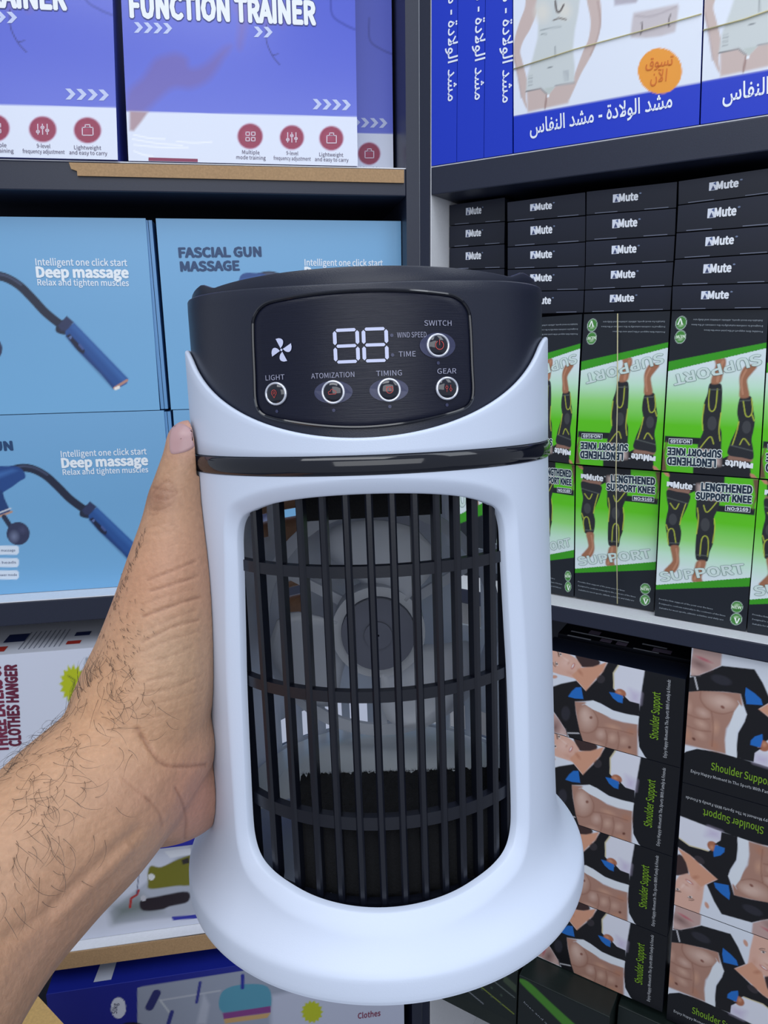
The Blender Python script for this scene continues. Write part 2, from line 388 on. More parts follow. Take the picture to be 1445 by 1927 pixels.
e, o = carton('trainer_box', WL, q, 0.074, 0.07, BLUEC, 'violet trainer box set back beside the corner upright'); TRA.place(e, WL, q, 0.074, o)

# cardboard strips on the shelf edges
CB = mat('brown_cardboard', (176, 142, 104), 0.75, bump=0.15, scale=400, var=0.15)
q = [WL.W(*p, -0.0025) for p in ((146, 331), (760, 344.5), (760, 319.5), (470, 313), (130, 306), (134, 318), (145, 322))]
def slab(name, wall, pts, o0, o1, m, label, cat):
    pts = np.array(pts); org = wall.P(*pts.mean(0), o0); n = len(pts)
    V = [wall.P(*p, o0) for p in pts] + [wall.P(*p, o1) for p in pts]
    F = [list(range(n)), list(range(2 * n - 1, n - 1, -1))] + [(i, (i + 1) % n, n + (i + 1) % n, n + i)[::-1] for i in range(n)]
    return tag(MB().add(V, F).build(name, m, origin=org), label, cat)
slab('cardboard_strip', WL, q, -0.0035, -0.0008, CB, 'torn brown cardboard strip on the shelf edge under the trainer boxes', 'cardboard')
q = [WL.W(*p, -0.0025) for p in ((100, 1826), (405, 1784), (700, 1744), (700, 1717), (400, 1757), (100, 1797))]
slab('cardboard_strip', WL, q, -0.0035, -0.0008, CB, 'brown cardboard strip along the low shelf edge below the garment picture', 'cardboard')

# ------------------------------------------------------------------ massager boxes
GO = 0.035
SKY = mat('sky_blue_card', (98, 152, 204), 0.35, var=0.04, scale=30)
GW = 0.352
def wq(wall, off, *p): return [wall.W(*a, off) for a in p]
g1r = wq(WL, GO, (301, 773), (274, 412)); g2 = wq(WL, GO, (322, 772), (790, 768), (765, 412), (293, 411))
g2[1] = np.array([-0.0195, g2[0][1]]); g2[2] = np.array([-0.0195, g2[3][1]])
zt, zm, zb = g2[3][1], g2[0][1], 1.1458
q1 = [(g1r[0][0] - GW, zm + .001), (g1r[0][0], zm + .001), (g1r[1][0], zt), (g1r[1][0] - GW, zt)]
q2 = [(g2[0][0], zm + .001), (g2[1][0], zm + .001), (g2[2][0], zt), (g2[3][0], zt)]
g3 = wq(WL, GO, (335, 1112), (309, 781)); g4 = wq(WL, GO, (351, 1113), (326, 779))
q3 = [(g3[0][0] - GW, zb), (g3[0][0], zb), (g3[1][0], zm), (g3[1][0] - GW, zm)]
q4 = [(g4[0][0], zb), (-0.0195, zb), (-0.0195, zm), (g4[1][0], zm)]
GH = zt - zm
G = Art(GW, GH, 0.0015, (118, 176, 222))
G.grad([(-1, -1), (2, -1), (2, 2), (-1, 2)], [(0, (122, 180, 224)), (0.5, (116, 172, 216)), (1, (120, 174, 218))])
z4 = (0, 380, 2.471)
def px4(wall, q, off): return [wall.px(*p, off) for p in q]
G.ref(px4(WL, q3, GO), z4)     # lower box: the head of the massager
NB, DK = (34, 74, 140), (30, 38, 62)
G.line([(60, 1245), (110, 1236), (160, 1245), (215, 1275), (270, 1325), (325, 1380), (385, 1425)], 0.0115, DK, curve=True)
G.line([(60, 1238), (110, 1229), (165, 1238), (220, 1268)], 0.003, (70, 80, 110), 0.8, curve=True)
G.poly([(372, 1440), (395, 1410), (430, 1418), (440, 1440), (415, 1470), (375, 1462)], DK, curve=True)
G.poly([(-40, 1245), (40, 1228), (85, 1232), (112, 1255), (118, 1282), (90, 1300), (40, 1335), (-40, 1370)], NB, curve=True)
G.poly([(-40, 1262), (60, 1240), (85, 1250), (-40, 1300)], (64, 112, 180), 0.004, 0.6)
G.poly([(-40, 1340), (10, 1340), (22, 1380), (50, 1440), (0, 1460), (-40, 1470)], (30, 64, 120))
G.line([(-20, 1470), (55, 1440)], 0.003, (190, 150, 130)); G.line([(-20, 1452), (50, 1425)], 0.002, (210, 215, 225))
G.line([(20, 1465), (50, 1510)], 0.007, (40, 50, 76)); G.ell((85, 1542), 55, 55, (50, 56, 88), soft=0.06); G.ell((66, 1556), 30, 36, (130, 140, 172), soft=0.9, alpha=0.7); G.ell((105, 1525), 26, 26, (80, 84, 120), soft=0.9, alpha=0.5)
for y in (1618, 1676, 1733):
    G.poly([(-90, y - 20), (80, y - 20), (88, y - 12), (88, y + 12), (80, y + 22), (-90, y + 22)], (222, 234, 248))
G.text('5-speed massage', (-60, 1626), (72, 1624), 0.0035, (90, 100, 130)); G.text('4 heads', (-10, 1682), (76, 1680), 0.0035, (90, 100, 130)); G.text('silent power mode', (-60, 1740), (80, 1738), 0.0035, (90, 100, 130))
G.ref(px4(WL, q1, GO), z4)     # upper box: the handle
G.poly([(270, 575), (310, 530), (345, 560), (305, 600), (285, 598)], (44, 54, 92))
G.poly([(303, 602), (345, 562), (596, 822), (590, 845), (540, 872), (525, 868), (470, 800), (350, 680), (306, 625)], (36, 82, 150))
G.poly([(330, 580), (345, 562), (596, 822), (575, 845)], (60, 112, 182), 0.006, 0.55)
G.poly([(306, 625), (320, 612), (535, 860), (525, 868), (350, 680)], (22, 52, 110), 0.005, 0.7)
G.poly([(308, 622), (325, 615), (395, 690), (390, 708), (365, 695)], (22, 30, 60)); G.line([(370, 665), (385, 683)], 0.003, (70, 90, 150)); G.ell((328, 630), 8, 8, (90, 110, 160))
G.line([(532, 866), (590, 830)], 0.0035, (190, 140, 126)); G.line([(538, 868), (552, 862)], 0.004, (250, 240, 230))
wt = (232, 240, 250)
G.text('Intelligent one click start', (168, 295), (592, 298), 0.0085, wt, 0.03)
G.text('Deep massage', (174, 350), (597, 352), 0.0130, (240, 246, 252), 0.07)
G.text('Relax and tighten muscles', (177, 388), (600, 391), 0.0078, wt, 0.03)
G.ref(px4(WL, q2, GO))         # the box whose title shows
G.text('FASCIAL GUN', (338, 484), (491, 482), 0.0120, (28, 66, 112), 0.07)
G.text('MASSAGE', (341, 510), (450, 508), 0.0120, (28, 66, 112), 0.07)
G.M = None
lab = ['upper blue massager box showing a handle but no massage ball',
       'blue massager box with its navy title visible, above the cooler',
       'lower blue massager box with a round grey massage ball',
       'lower blue massager box mostly hidden by cooler and thumb']
for q, l in zip((q1, q2, q3, q4), lab):
    e, o = carton('massager_box', WL, q, GO, 0.10, SKY, l, 'sky-blue massager boxes'); G.place(e, WL, q, GO, o)
    u0, u1 = q[0][0], q[1][0]
    if q[1][0] < -.1:
        for a in (.0012, .0065): wbox(MB(), WL, q[1][0] + a, q[1][0] + a + .0045, q[0][1] + 0.001, q[2][1] - 0.002, GO + 0.002, GO + 0.09).build('lid_edge', SKY, e, origin=o)

# ------------------------------------------------------------------ clothes hanger boxes
HC = mat('white_card', (214, 218, 232), 0.4, var=0.03, scale=30)
h1t = WL.W(0, 1233, 0)[1]; h1b = WL.W(340, 1592, 0)[1]; h2b = 0.5418
q = [(-0.75, h1b), (-0.06, h1b), (-0.06, h1t), (-0.75, h1t)]
HA = Art(0.69, h1t - h1b, 0.002, (214, 219, 236)); HA.ref(px4(WL, q, 0), (0, 1100, 2.331))
HA.poly([(-2000, 1085), (2000, 1000), (2000, 1500), (-2000, 1250)], (34, 40, 150))
st = []
for k in range(32):
    r = (78, 60)[k % 2]; a = k * 2 * PI / 32; st.append((322 + r * 0.80 * math.cos(a), 435 + r * 1.12 * math.sin(a)))
HA.poly(st, (186, 196, 30)); HA.line([(300, 400), (330, 420), (315, 470)], 0.002, (110, 120, 30))
HA.poly([(375, 320), (700, 290), (700, 800), (375, 800)], (150, 160, 172)); HA.poly([(395, 340), (700, 310), (700, 780), (395, 780)], (120, 128, 140), 0.02)
HA.text('THREE LAYERS OF', (38, 730), (0, 345), 0.0155, (120, 40, 70), 0.08)
HA.text('CLOTHES HANGER', (92, 705), (72, 352), 0.0155, (104, 30, 60), 0.08)
e, o = carton('clothes_hanger_box', WL, q, 0, 0.24, HC, 'white clothes hanger box with maroon lettering, behind the wrist'); HA.place(e, WL, q, 0, o)
tm = MB(); ink = MB()
for (a, b, c, d, k) in ((-.69, -.655, .02, .05, 0), (-.63, -.60, .045, .075, 0), (-.642, -.618, .012, .03, 1), (-.535, -.515, .02, .032, 1), (-.53, -.508, .05, .065, 0)):
    z = h1t + 0.0006; tm.add([WL.P(a, z, c), WL.P(b, z, c), WL.P(b, z, d), WL.P(a, z, d)], [(0, 1, 2, 3)], k)
for k in range(9):
    z = h1t + 0.0006; u = -.60 + k * .007; tm.add([WL.P(u, z, .015), WL.P(u + .0015, z, .015), WL.P(u + .0015, z, .08), WL.P(u, z, .08)], [(0, 1, 2, 3)], 2)
tm.build('printed_top', [mat('ink_navy', (40, 50, 96)), mat('ink_red', (168, 48, 40)), mat('ink_grey', (140, 146, 162))], e, origin=o)
q = [(-0.75, h2b), (-0.06, h2b), (-0.06, h1b - .002), (-0.75, h1b - .002)]
HB = Art(0.69, h1b - h2b, 0.002, (206, 211, 228)); HB.ref(px4(WL, q, 0), (0, 1100, 2.331))
HB.poly([(700, 1165), (900, 1150), (900, 1175), (700, 1195)], (40, 44, 60)); HB.poly([(470, 1480), (840, 1180), (880, 1180), (880, 1490), (490, 1535)], (176, 182, 198), 0.006)
HB.poly([(470, 1450), (600, 1400), (700, 1480), (480, 1535)], (120, 130, 132), 0.02, 0.7)
HB.poly([(640, 1300), (655, 1275), (700, 1280), (790, 1240), (850, 1235), (850, 1350), (760, 1365), (650, 1378), (640, 1350)], (118, 116, 44), 0.003, curve=True)
HB.poly([(790, 1250), (820, 1238), (825, 1262), (795, 1270)], (52, 48, 50)); HB.poly([(602, 1445), (620, 1425), (690, 1410), (815, 1390), (818, 1435), (740, 1455), (700, 1470), (620, 1475)], (42, 36, 46), 0.003, curve=True)
HB.line([(560, 1460), (565, 1420), (590, 1405), (598, 1385)], 0.004, (170, 50, 50)); HB.line([(600, 1300), (590, 1400)], 0.0015, (70, 74, 110))
HB.ell((655, 1325), 16, 16, (220, 222, 226)); HB.ell((620, 1420), 14, 14, (190, 190, 200)); HB.poly([(710, 1210), (830, 1195), (835, 1225), (740, 1240)], (226, 230, 240))
HB.poly([(745, 1502), (1400, 1440), (1400, 1462), (752, 1518)], (36, 44, 160))
e, o = carton('clothes_hanger_box', WL, q, 0.022, 0.24, HC, 'white clothes hanger box with pictures of olive and dark garments, below the wrist'); HB.place(e, WL, q, 0.022, o)
zt5 = WL.W(259, 1846, -0.01)[1]
q = [(-0.625, 0.092), (-0.035, 0.092), (-0.035, zt5), (-0.625, zt5)]
HD = Art(0.59, zt5 - 0.092, 0.002, (28, 38, 140)); HD.ref(px4(WL, q, -0.01), (60, 1740, 2.258))
HD.poly([(448, 268), (470, 262), (900, 195), (1900, 60), (1900, 900), (450, 900)], (150, 158, 178)); HD.poly([(1015, 300), (1900, 150), (1900, 900), (1015, 900)], (186, 192, 214), 0.01)
HD.poly([(805, 290), (880, 255), (1000, 262), (1015, 350), (960, 370), (810, 372)], (84, 150, 176), curve=True); HD.poly([(810, 375), (1015, 345), (1015, 372), (815, 402)], (128, 62, 132)); HD.poly([(815, 400), (1015, 374), (1000, 395), (820, 420)], (196, 160, 110))
HD.line([(500, 350), (530, 290)], 0.014, (44, 50, 110)); HD.line([(545, 320), (590, 380)], 0.003, (190, 196, 205)); HD.line([(550, 320), (800, 280)], 0.002, (196, 200, 210)); HD.line([(715, 245), (700, 330)], 0.005, (50, 56, 140)); HD.line([(895, 215), (895, 268)], 0.006, (36, 44, 150)); HD.line([(595, 370), (580, 420)], 0.007, (50, 56, 130))
HD.poly([(730, 290), (755, 340), (740, 420), (700, 420)], (176, 182, 200), 0.006)
HD.ell((368, 353), 33, 46, (210, 214, 230), soft=0.06); HD.ell((425, 440), 60, 28, (24, 26, 50), soft=0.1)
HD.text('50kg', (362, 376), (366, 332), 0.008, (60, 64, 96))
st = []
for k in range(28):
    r = (48, 38)[k % 2]; a = k * 2 * PI / 28; st.append((1190 + r * math.cos(a), 370 + r * 1.05 * math.sin(a)))
HD.poly(st, (180, 188, 36)); HD.text('Clothes', (1385, 398), (1480, 385), 0.012, (130, 50, 80), 0.03)
e, o = carton('clothes_hanger_box', WL, q, -0.01, 0.2, mat('deep_blue_card', (30, 42, 150), 0.28, var=0.06, scale=30), 'deep blue clothes hanger box with an oval weight label, on the bottom shelf'); HD.place(e, WL, q, -0.01, o)
u = WL.W(190, 1845, 0)[0]
lb = MB(); z = zt5 + 0.0007; lb.add([WL.P(u - .012, z, .0), WL.P(u + .016, z, .0), WL.P(u + .022, z, .095), WL.P(u - .002, z, .095)], [(0, 1, 2, 3)])
lb.build('sticker', mat('sticker_grey', (196, 202, 220), 0.5), e, origin=o)['label'] = 'pale grey sticker on the top'
# carton by the bottom corner
ANGC = 52
cc = WL.P(*WL.W(69, 1877, -0.17), -0.17); zc = cc[2]; e = empty('open_carton', (cc[0], cc[1], 0.001), 'plain yellow-brown carton corner under the forearm', 'box')
ang = math.radians(ANGC); ca, sa = math.cos(ang), math.sin(ang)
def rot2(x, y, z): return np.array([cc[0] + x * ca - y * sa, cc[1] + x * sa + y * ca, z])
YC = mat('kraft_card', (206, 168, 104), 0.7, bump=0.2, scale=300, var=0.12); eo = (cc[0], cc[1], 0.001)
mb = MB(); mb.hexa([rot2(*p) for z in (0,) for p in ((-.24, -.20, 0.001), (0, -.20, 0.001), (0, -.20, zc), (-.24, -.20, zc), (-.24, 0, 0.001), (0, 0, 0.001), (0, 0, zc), (-.24, 0, zc))]); mb.build('carton', YC, e, origin=eo)
for nm, a, b in (('flap', -.20, -.102), ('flap', -.098, 0)):
    mb = MB(); mb.hexa([rot2(*p) for p in ((-.24, a, zc + .0004), (0.001, a, zc + .0004), (0.001, a, zc + .003), (-.24, a, zc + .003), (-.24, b, zc + .0004), (0.001, b, zc + .0004), (0.001, b, zc + .003), (-.24, b, zc + .003))]); mb.build(nm, YC, e, origin=eo)

# ------------------------------------------------------------------ postpartum belt boxes (top shelf of the other unit)
RB = mat('royal_blue_card', (22, 56, 196), 0.3, var=0.05, scale=30)
JM = '\uFEAA\uFEB8\uFEE3'; JW = '\uFE93\uFEA9\uFEFB\uFEEE\uFEDF\uFE8D'; JN = '\uFEB1\uFE8E\uFED4\uFEE8\uFEDF\uFE8D'
LINE_AR = JN + ' ' + JM + ' - ' + JW + ' ' + JM
zb6 = 1.7252; zt6 = 2.015
def bx6(a0, a1, b0, b1, off=0.0):
    L0, L1 = ext(WR, a0, a1, off, zb6), ext(WR, a0, a1, off, zt6); R0, R1 = ext(WR, b0, b1, off, zb6), ext(WR, b0, b1, off, zt6)
    return [L0, R0, R1, L1]
qe = bx6((966, 0), (967, 293), (1323, 0), (1315, 239))
wE = qe[1][0] - qe[0][0]
E_ = Art(wE, zt6 - zb6, 0.0015, (232, 238, 250)); E_.ref(px4(WR, qe, 0), (940, 0, 2.861))
SK, SKD = (206, 186, 180), (176, 150, 146)
E_.poly([(150, -30), (215, -30), (200, 60), (165, 150), (130, 210), (112, 270), (125, 330), (150, 440), (140, 510), (150, 585), (120, 520), (100, 400), (75, 300), (78, 220), (105, 120), (135, 40)], SK, curve=True)
E_.poly([(470, -30), (535, -30), (548, 100), (530, 200), (495, 290), (440, 390), (400, 480), (375, 530), (370, 505), (390, 450), (410, 380), (450, 270), (480, 200), (490, 100)], SK, curve=True)
E_.line([(528, 0), (543, 110), (525, 205), (490, 290)], 0.002, SKD, 0.6, curve=True); E_.line([(78, 300), (98, 400), (118, 520)], 0.002, SKD, 0.6, curve=True)
E_.poly([(145, 470), (230, 460), (262, 500), (300, 455), (400, 435), (370, 552), (152, 600)], SK, 0.003); E_.line([(245, 580), (255, 500)], 0.0022, (150, 116, 110), 0.8)
E_.poly([(205, -30), (435, -30), (425, 60), (405, 160), (395, 260), (405, 350), (402, 440), (300, 458), (270, 498), (250, 498), (220, 470), (142, 488), (150, 400), (180, 300), (205, 200), (210, 100), (195, 30)], (208, 214, 214), 0.003, curve=False)
for a, b, c in (((230, 60), 60, 80), ((350, 50), 55, 70)): E_.ell(a, b, c, (224, 222, 214), soft=0.6, alpha=0.8)
E_.line([(300, 0), (308, 50), (325, 55), (345, 20)], 0.0022, (90, 80, 78), curve=True); E_.line([(290, 103), (318, 90), (358, 98)], 0.0016, (120, 110, 104))
E_.line([(220, 155), (250, 150), (330, 135)], 0.0012, (160, 168, 170)); E_.line([(225, 178), (255, 176)], 0.0012, (150, 158, 160)); E_.line([(300, 245), (301, 300)], 0.0014, (150, 156, 158)); E_.line([(262, 358), (282, 356)], 0.0014, (130, 136, 140))
E_.line([(142, 488), (220, 470), (250, 498)], 0.0012, (120, 120, 124)); E_.line([(300, 458), (402, 440)], 0.0012, (140, 140, 144))
E_.poly([(240, 470), (300, 460), (264, 505)], (196, 204, 200)); E_.ell((262, 512), 9, 12, (240, 244, 250), soft=0.3)
for k in range(5): E_.line([(155, 408 + k * 12), (178, 402 + k * 12)], 0.0009, (168, 174, 176)); E_.line([(345 + k * 6, 375), (348 + k * 6, 430)], 0.0008, (180, 186, 190))
E_.poly([(722, 62), (960, 14), (965, 30), (950, 140), (945, 165), (870, 188), (790, 198), (710, 196), (705, 180), (716, 90)], (204, 196, 200), 0.003, curve=False); E_.line([(735, 78), (820, 80), (950, 30)], 0.002, (180, 170, 176), 0.7, curve=True)
E_.line([(765, 112), (768, 150), (758, 178)], 0.0014, (110, 100, 104), curve=True); E_.line([(920, 72), (910, 110), (914, 138)], 0.0014, (110, 100, 104), curve=True)
E_.poly([(615, -30), (760, -30), (735, 8), (620, 22)], (186, 180, 192), 0.003)
E_.poly([(-50, 645), (75, 622), (1085, 440), (1200, 418), (1200, 900), (-50, 900)], (22, 56, 200))
E_.ell((862, 378), 122, 126, (244, 160, 56), soft=0.03)
E_.text('\uFED5\uFEEE\uFEB4\uFE97', (786, 362), (932, 345), 0.011, (214, 112, 32), 0.006, arabic=True)
E_.text('\uFEE5\uFEF5\uFE8D', (812, 440), (898, 432), 0.0125, (214, 112, 32), 0.006, arabic=True)
E_.text(LINE_AR, (165, 722), (930, 575), 0.0165, (240, 246, 255), 0.014, arabic=True)
e, o = carton('belt_box', WR, qe, 0.0, 0.045, RB, 'white and royal-blue belt box showing the whole orange badge'); E_.place(e, WR, qe, 0, o)
q0, q1_ = ext(WR, (1326, 0), (1318, 238), 0, zb6), ext(WR, (1326, 0), (1318, 238), 0, zt6)
q = [q0, q0 + [wE, 0], q1_ + [wE, 0], q1_]
e, o = carton('belt_box', WR, q, 0.0, 0.045, RB, 'white and royal-blue belt box cut off by the edge of the picture'); E_.place(e, WR, q, 0, o)
sp = Art(0.042, zt6 - zb6, 0.004, (22, 56, 196)); sp.M = None
sp.text(LINE_AR, (0.66, 0.985), (0.66, 0.255), 0.0155, (236, 242, 255), 0.012, arabic=True)
edges = [((810, 0), (810, 315)), ((862, 0), (860, 308)), ((914, 0), (911, 300)), ((965, 0), (965, 293))]
for k, (l, dz) in enumerate((('royal-blue belt box seen spine on, nearest the corner upright', 0), ('royal-blue belt box seen spine on, middle of the three spines', 0.004), ('royal-blue belt box seen spine on, next to the full front with the orange badge', 0.012))):
    q = bx6(*edges[k], *edges[k + 1]); q = [np.array(p) for p in q]; q[1][0] -= .0007; q[2][0] -= .0007
    for p in q: p[0] = max(p[0], .0186)
    e, o = carton('belt_box', WR, q, 0.0, 0.2, RB, l, 'belt boxes standing spine out')
    mid = Art(0.042, zt6 - zb6, 0.004, (22, 56, 196)); mid.txt = [(t[0], t[1] - [0, dz * 1.2], t[2] - [0, dz * 1.2]) + t[3:] for t in sp.txt]; mid.place(e, WR, q, 0, o)
STR = mat('tan_string', (200, 192, 150), 0.7)
def cord(pts, r, label):
    org = np.array(pts[0]); tag(MB().tube(pts, r, 6).build('string', STR, smooth=True, origin=org), label, 'string')
cord([WR.P(*WR.W(*p, -0.0018), -0.0018) for p in ((966, 130), (1080, 93), (1200, 60), (1320, 26))], 0.0007, 'tan string tied across the belt box with the orange badge')
cord([WR.P(*WR.W(*p, -0.0018), -0.0018) for p in ((1323, 57), (1400, 36), (1480, 8))], 0.0008, 'yellowish string tied across the belt box at the edge of the picture')

# ------------------------------------------------------------------ knee support boxes
BC = mat('black_card', (22, 27, 42), 0.32, var=0.1, scale=30)
KO = 0.026
def qp(wall, off, bl, br, tr, tl): return [wall.W(*p, off) for p in (bl, br, tr, tl)]
k3 = [(1231.6, 1158), (1404, 1188), (1428, 900), (1245, 887)]
K = Art(0.104, 0.197, 0.0009, (22, 25, 34)); K.ref(k3, (1030, 860, 3.482))
K.grad([(700, 90), (1420, 120), (1420, 790), (1322, 790), (712, 838), (650, 838)], [(0.34, (226, 240, 244)), (0.45, (202, 240, 214)), (0.56, (152, 226, 124)), (0.70, (96, 206, 24)), (1, (88, 196, 24))])
K.poly([(795, 80), (1165, 100), (1162, 180), (1140, 250), (1125, 310), (1100, 330), (985, 262), (965, 220), (920, 240), (800, 200)], (26, 28, 36))
K.poly([(1120, 312), (1365, 335), (1360, 378), (1110, 352)], (24, 28, 38))
K.poly([(1350, 140), (1400, 140), (1395, 240), (1362, 300), (1350, 345), (1345, 330), (1365, 250)], (110, 84, 60), 0.002)
K.poly([(755, 90), (790, 95), (802, 112), (800, 125), (780, 118)], (200, 140, 110), 0.001)
K.poly([(788, 195), (940, 208), (925, 250), (785, 222)], (150, 112, 96), 0.002); K.poly([(985, 175), (1060, 165), (1140, 200), (1125, 290), (985, 262)], (214, 190, 184), 0.006, 0.9)
K.poly([(785, 212), (850, 222), (935, 243), (922, 310), (905, 350), (882, 400), (870, 440), (878, 500), (862, 580), (830, 585), (795, 578), (782, 500), (774, 440), (782, 380), (792, 330), (783, 270)], (38, 40, 46), curve=True)
K.poly([(985, 265), (1050, 280), (1128, 292), (1112, 350), (1092, 400), (1097, 470), (1088, 560), (1065, 620), (1050, 680), (1010, 680), (975, 668), (970, 600), (975, 520), (986, 430), (974, 380), (976, 300)], (38, 40, 46), curve=True)
K.poly([(808, 582), (862, 582), (864, 640), (865, 700), (845, 745), (815, 763), (785, 758), (764, 742), (788, 715), (818, 680), (815, 640)], (166, 112, 84), 0.002, curve=True)
K.poly([(982, 680), (1040, 682), (1028, 740), (1012, 785), (1018, 822), (980, 820), (950, 814), (947, 780), (962, 735)], (170, 116, 88), 0.002, curve=True)
K.line([(845, 600), (852, 680), (825, 735)], 0.0022, (206, 150, 120), 0.6, curve=True); K.line([(1000, 690), (985, 760), (965, 800)], 0.003, (206, 150, 120), 0.6, curve=True)
K.ell((822, 405), 28, 40, (66, 68, 72), soft=0.12); K.ell((1035, 440), 32, 46, (66, 68, 72), soft=0.12)
YL = (196, 206, 70)
for p in ([(805, 298), (838, 338), (862, 302)], [(793, 570), (788, 510), (795, 478), (812, 465), (828, 478), (836, 520), (842, 562)], [(1025, 312), (1048, 358), (1112, 290)], [(1000, 645), (1008, 560), (1018, 525), (1035, 514), (1052, 530), (1056, 580), (1050, 650)],
          [(908, 300), (880, 385), (868, 440)], [(778, 440), (790, 475)], [(984, 330), (990, 400), (978, 500)], [(1095, 400), (1098, 470), (1084, 560)]): K.line(p, 0.0012, YL, 0.85, curve=True)
for p in ([(788, 262), (918, 300)], [(800, 560), (862, 562)], [(985, 640), (1052, 646)]): K.line(p, 0.0014, (92, 98, 96), 0.8)
K.poly([(640, 846), (712, 838), (1322, 790), (1400, 784), (1400, 842), (1318, 848), (712, 868), (640, 872)], (56, 160, 28))
K.poly([(640, 872), (712, 868), (1318, 848), (1400, 842), (1400, 1300), (600, 1300)], (24, 30, 40))
for cy_, cx_ in ((982, 1244), (1062, 1239)): K.ell((cx_, cy_), 40, 40, (190, 210, 200), soft=0.06); K.ell((cx_, cy_), 36, 36, (70, 140, 60), soft=0.06); K.ell((cx_, cy_ - 14), 26, 12, (180, 214, 170), soft=0.7, alpha=0.8)
K.text('NEW', (1212, 990), (1274, 995), 0.0038, (230, 250, 225), 0.05)
K.flat([(1225, 1050), (1238, 1052), (1243, 1080), (1256, 1054), (1266, 1056), (1248, 1090), (1238, 1090)], (240, 250, 240))
K.text('Mute', (828, 196), (948, 207), 0.0078, (240, 244, 250), 0.075); K.flat([(782, 186), (822, 190), (826, 160), (784, 154)], (236, 240, 250)); K.flat([(795, 188), (803, 176), (812, 189)], (40, 44, 60), 1); K.text('®', (956, 186), (972, 187), 0.003, (220, 226, 236))
nav = (22, 44, 66)
K.text('LENGTHENED', (1012, 213), (1342, 234), 0.0093, nav, 0.08, halo=((228, 238, 236), 0.19))
K.text('SUPPORT KNEE', (975, 268), (1338, 297), 0.0085, nav, 0.08, halo=((228, 238, 236), 0.19))
K.flat([(1165, 348), (1332, 360), (1334, 322), (1168, 310)], (226, 236, 240), -1); K.flat([(1169, 345), (1329, 356), (1331, 325), (1171, 313)], (30, 40, 58)); K.text('NO:9169', (1182, 342), (1318, 351), 0.0040, (232, 238, 246), 0.05, lift=1)
K.text('SUPPORT', (748, 812), (1300, 758), 0.0120, (214, 232, 228), 0.045, halo=((140, 166, 160), 0.075))
for i, (t, x1) in enumerate((('Provides firm support of the joint over the knee', 1085), ('Designed to conform naturally to the contours of the knee', 1168), ('Suitable for most sports, athletic activities and daily use', 1155))):
    K.text(t, (732, 932 + i * 29), (x1, 932 + i * 29 + (x1 - 732) * 0.19), 0.0019, (176, 186, 196), res=1)
low = [([(985, 1106), (1080, 1123), (1082, 873), (976, 860)], 'bottom knee box half hidden by the cooler', KO + .012),
       ([(1081.5, 1123), (1230.5, 1150), (1243, 886), (1084, 874)], 'bottom knee box with the string running down it', KO + .012),
       (k3, 'bottom knee box, whole and without string', KO),
       ([(1405.5, 1189), (1590, 1220), (1625, 914), (1429, 901)], 'bottom knee box cut off by the picture edge', KO)]
upr = [([(975, 860), (1081, 873), (1096, 590), (962, 600)], 'upside-down knee box half hidden by the cooler', KO + .004),
       ([(1083.5, 873), (1244, 885), (1262, 584), (1099, 590)], 'upside-down knee box with the string running down it', KO + .004),
       ([(1245.5, 886), (1429, 900), (1447, 581), (1264.5, 584)], 'upside-down knee box, whole and without string', KO + .002),
       ([(1430.5, 900), (1625, 914), (1655, 575), (1449, 581)], 'upside-down knee box cut off by the picture edge', KO + .002)]
for c, l, off in low:
    q = qp(WR, off, *c); q[2][1] -= .0012; q[3][1] -= .0012; q[1][0] -= .0005; q[2][0] -= .0005; e, o = carton('knee_support_box', WR, q, off, 0.028, BC, 'black and green ' + l, 'knee support boxes standing face out'); K.place(e, WR, q, off, o)
for c, l, off in upr:
    q = qp(WR, off, *c); q[2][1] -= .0008; q[3][1] -= .0008; q[1][0] -= .0005; q[2][0] -= .0005; e, o = carton('knee_support_box', WR, q, off, 0.028, BC, 'black and green ' + l, 'knee support boxes standing face out'); K.place(e, WR, [q[2], q[3], q[0], q[1]], off, o)
cord([WR.P(*WR.W(*p, KO - .003), KO - .003) for p in ((1162, 590), (1161.5, 760), (1159, 880), (1160, 1000), (1161.5, 1136))], 0.0007, 'yellow elastic string stretched down two knee support boxes')
# the same boxes lying flat on top, their ends to the front
cols = {'A': (((819, 389), (951, 371)), ((819, 428), (951, 417)), ((818, 469), (950, 459)), ((818, 510), (950, 505)), ((818, 549), (950, 545)), ((818, 592), (950, 592))),
        'B': (((955, 380), (1102, 361)), ((955, 418), (1102, 405.6)), ((955, 465), (1101.5, 455)), ((955, 507), (1101, 501.7)), ((955, 549), (1100, 546)), ((955, 592), (1098, 589))),
        'C': (((1104, 360), (1275, 341)), ((1103.5, 405), (1273, 391.5)), ((1103, 454), (1271, 443)), ((1102.5, 501), (1268, 492.5)), ((1101, 546), (1265, 539)), ((1099.5, 589), (1262, 584))),
        'D': (((1277, 340), (1478, 311)), ((1276, 386), (1472, 362)), ((1273, 438), (1466, 423)), ((1270, 488), (1460, 476)), ((1266, 538), (1455, 532)), ((1264.5, 584), (1448, 581)))}
ME = Art(0.1, 0.029, 0.0012, (25, 28, 38)); ME.M = None
ME.grad([(-1, -1), (2, -1), (2, 2), (-1, 2)], [(0, (18, 23, 38)), (1, (27, 32, 50))])
ME.text('Mute', (0.38, 0.44), (0.585, 0.44), 0.0088, (236, 240, 248), 0.07); ME.text('®', (0.60, 0.62), (0.625, 0.62), 0.003, (160, 180, 220))
ME.flat([(0.305, 0.42), (0.385, 0.42), (0.385, 0.76), (0.305, 0.76)], (226, 232, 246), -1); ME.flat([(0.325, 0.44), (0.345, 0.62), (0.365, 0.44)], (60, 70, 110), 1); ME.flat([(0.345, 0.70), (0.375, 0.62), (0.37, 0.76)], (80, 100, 150), 1)
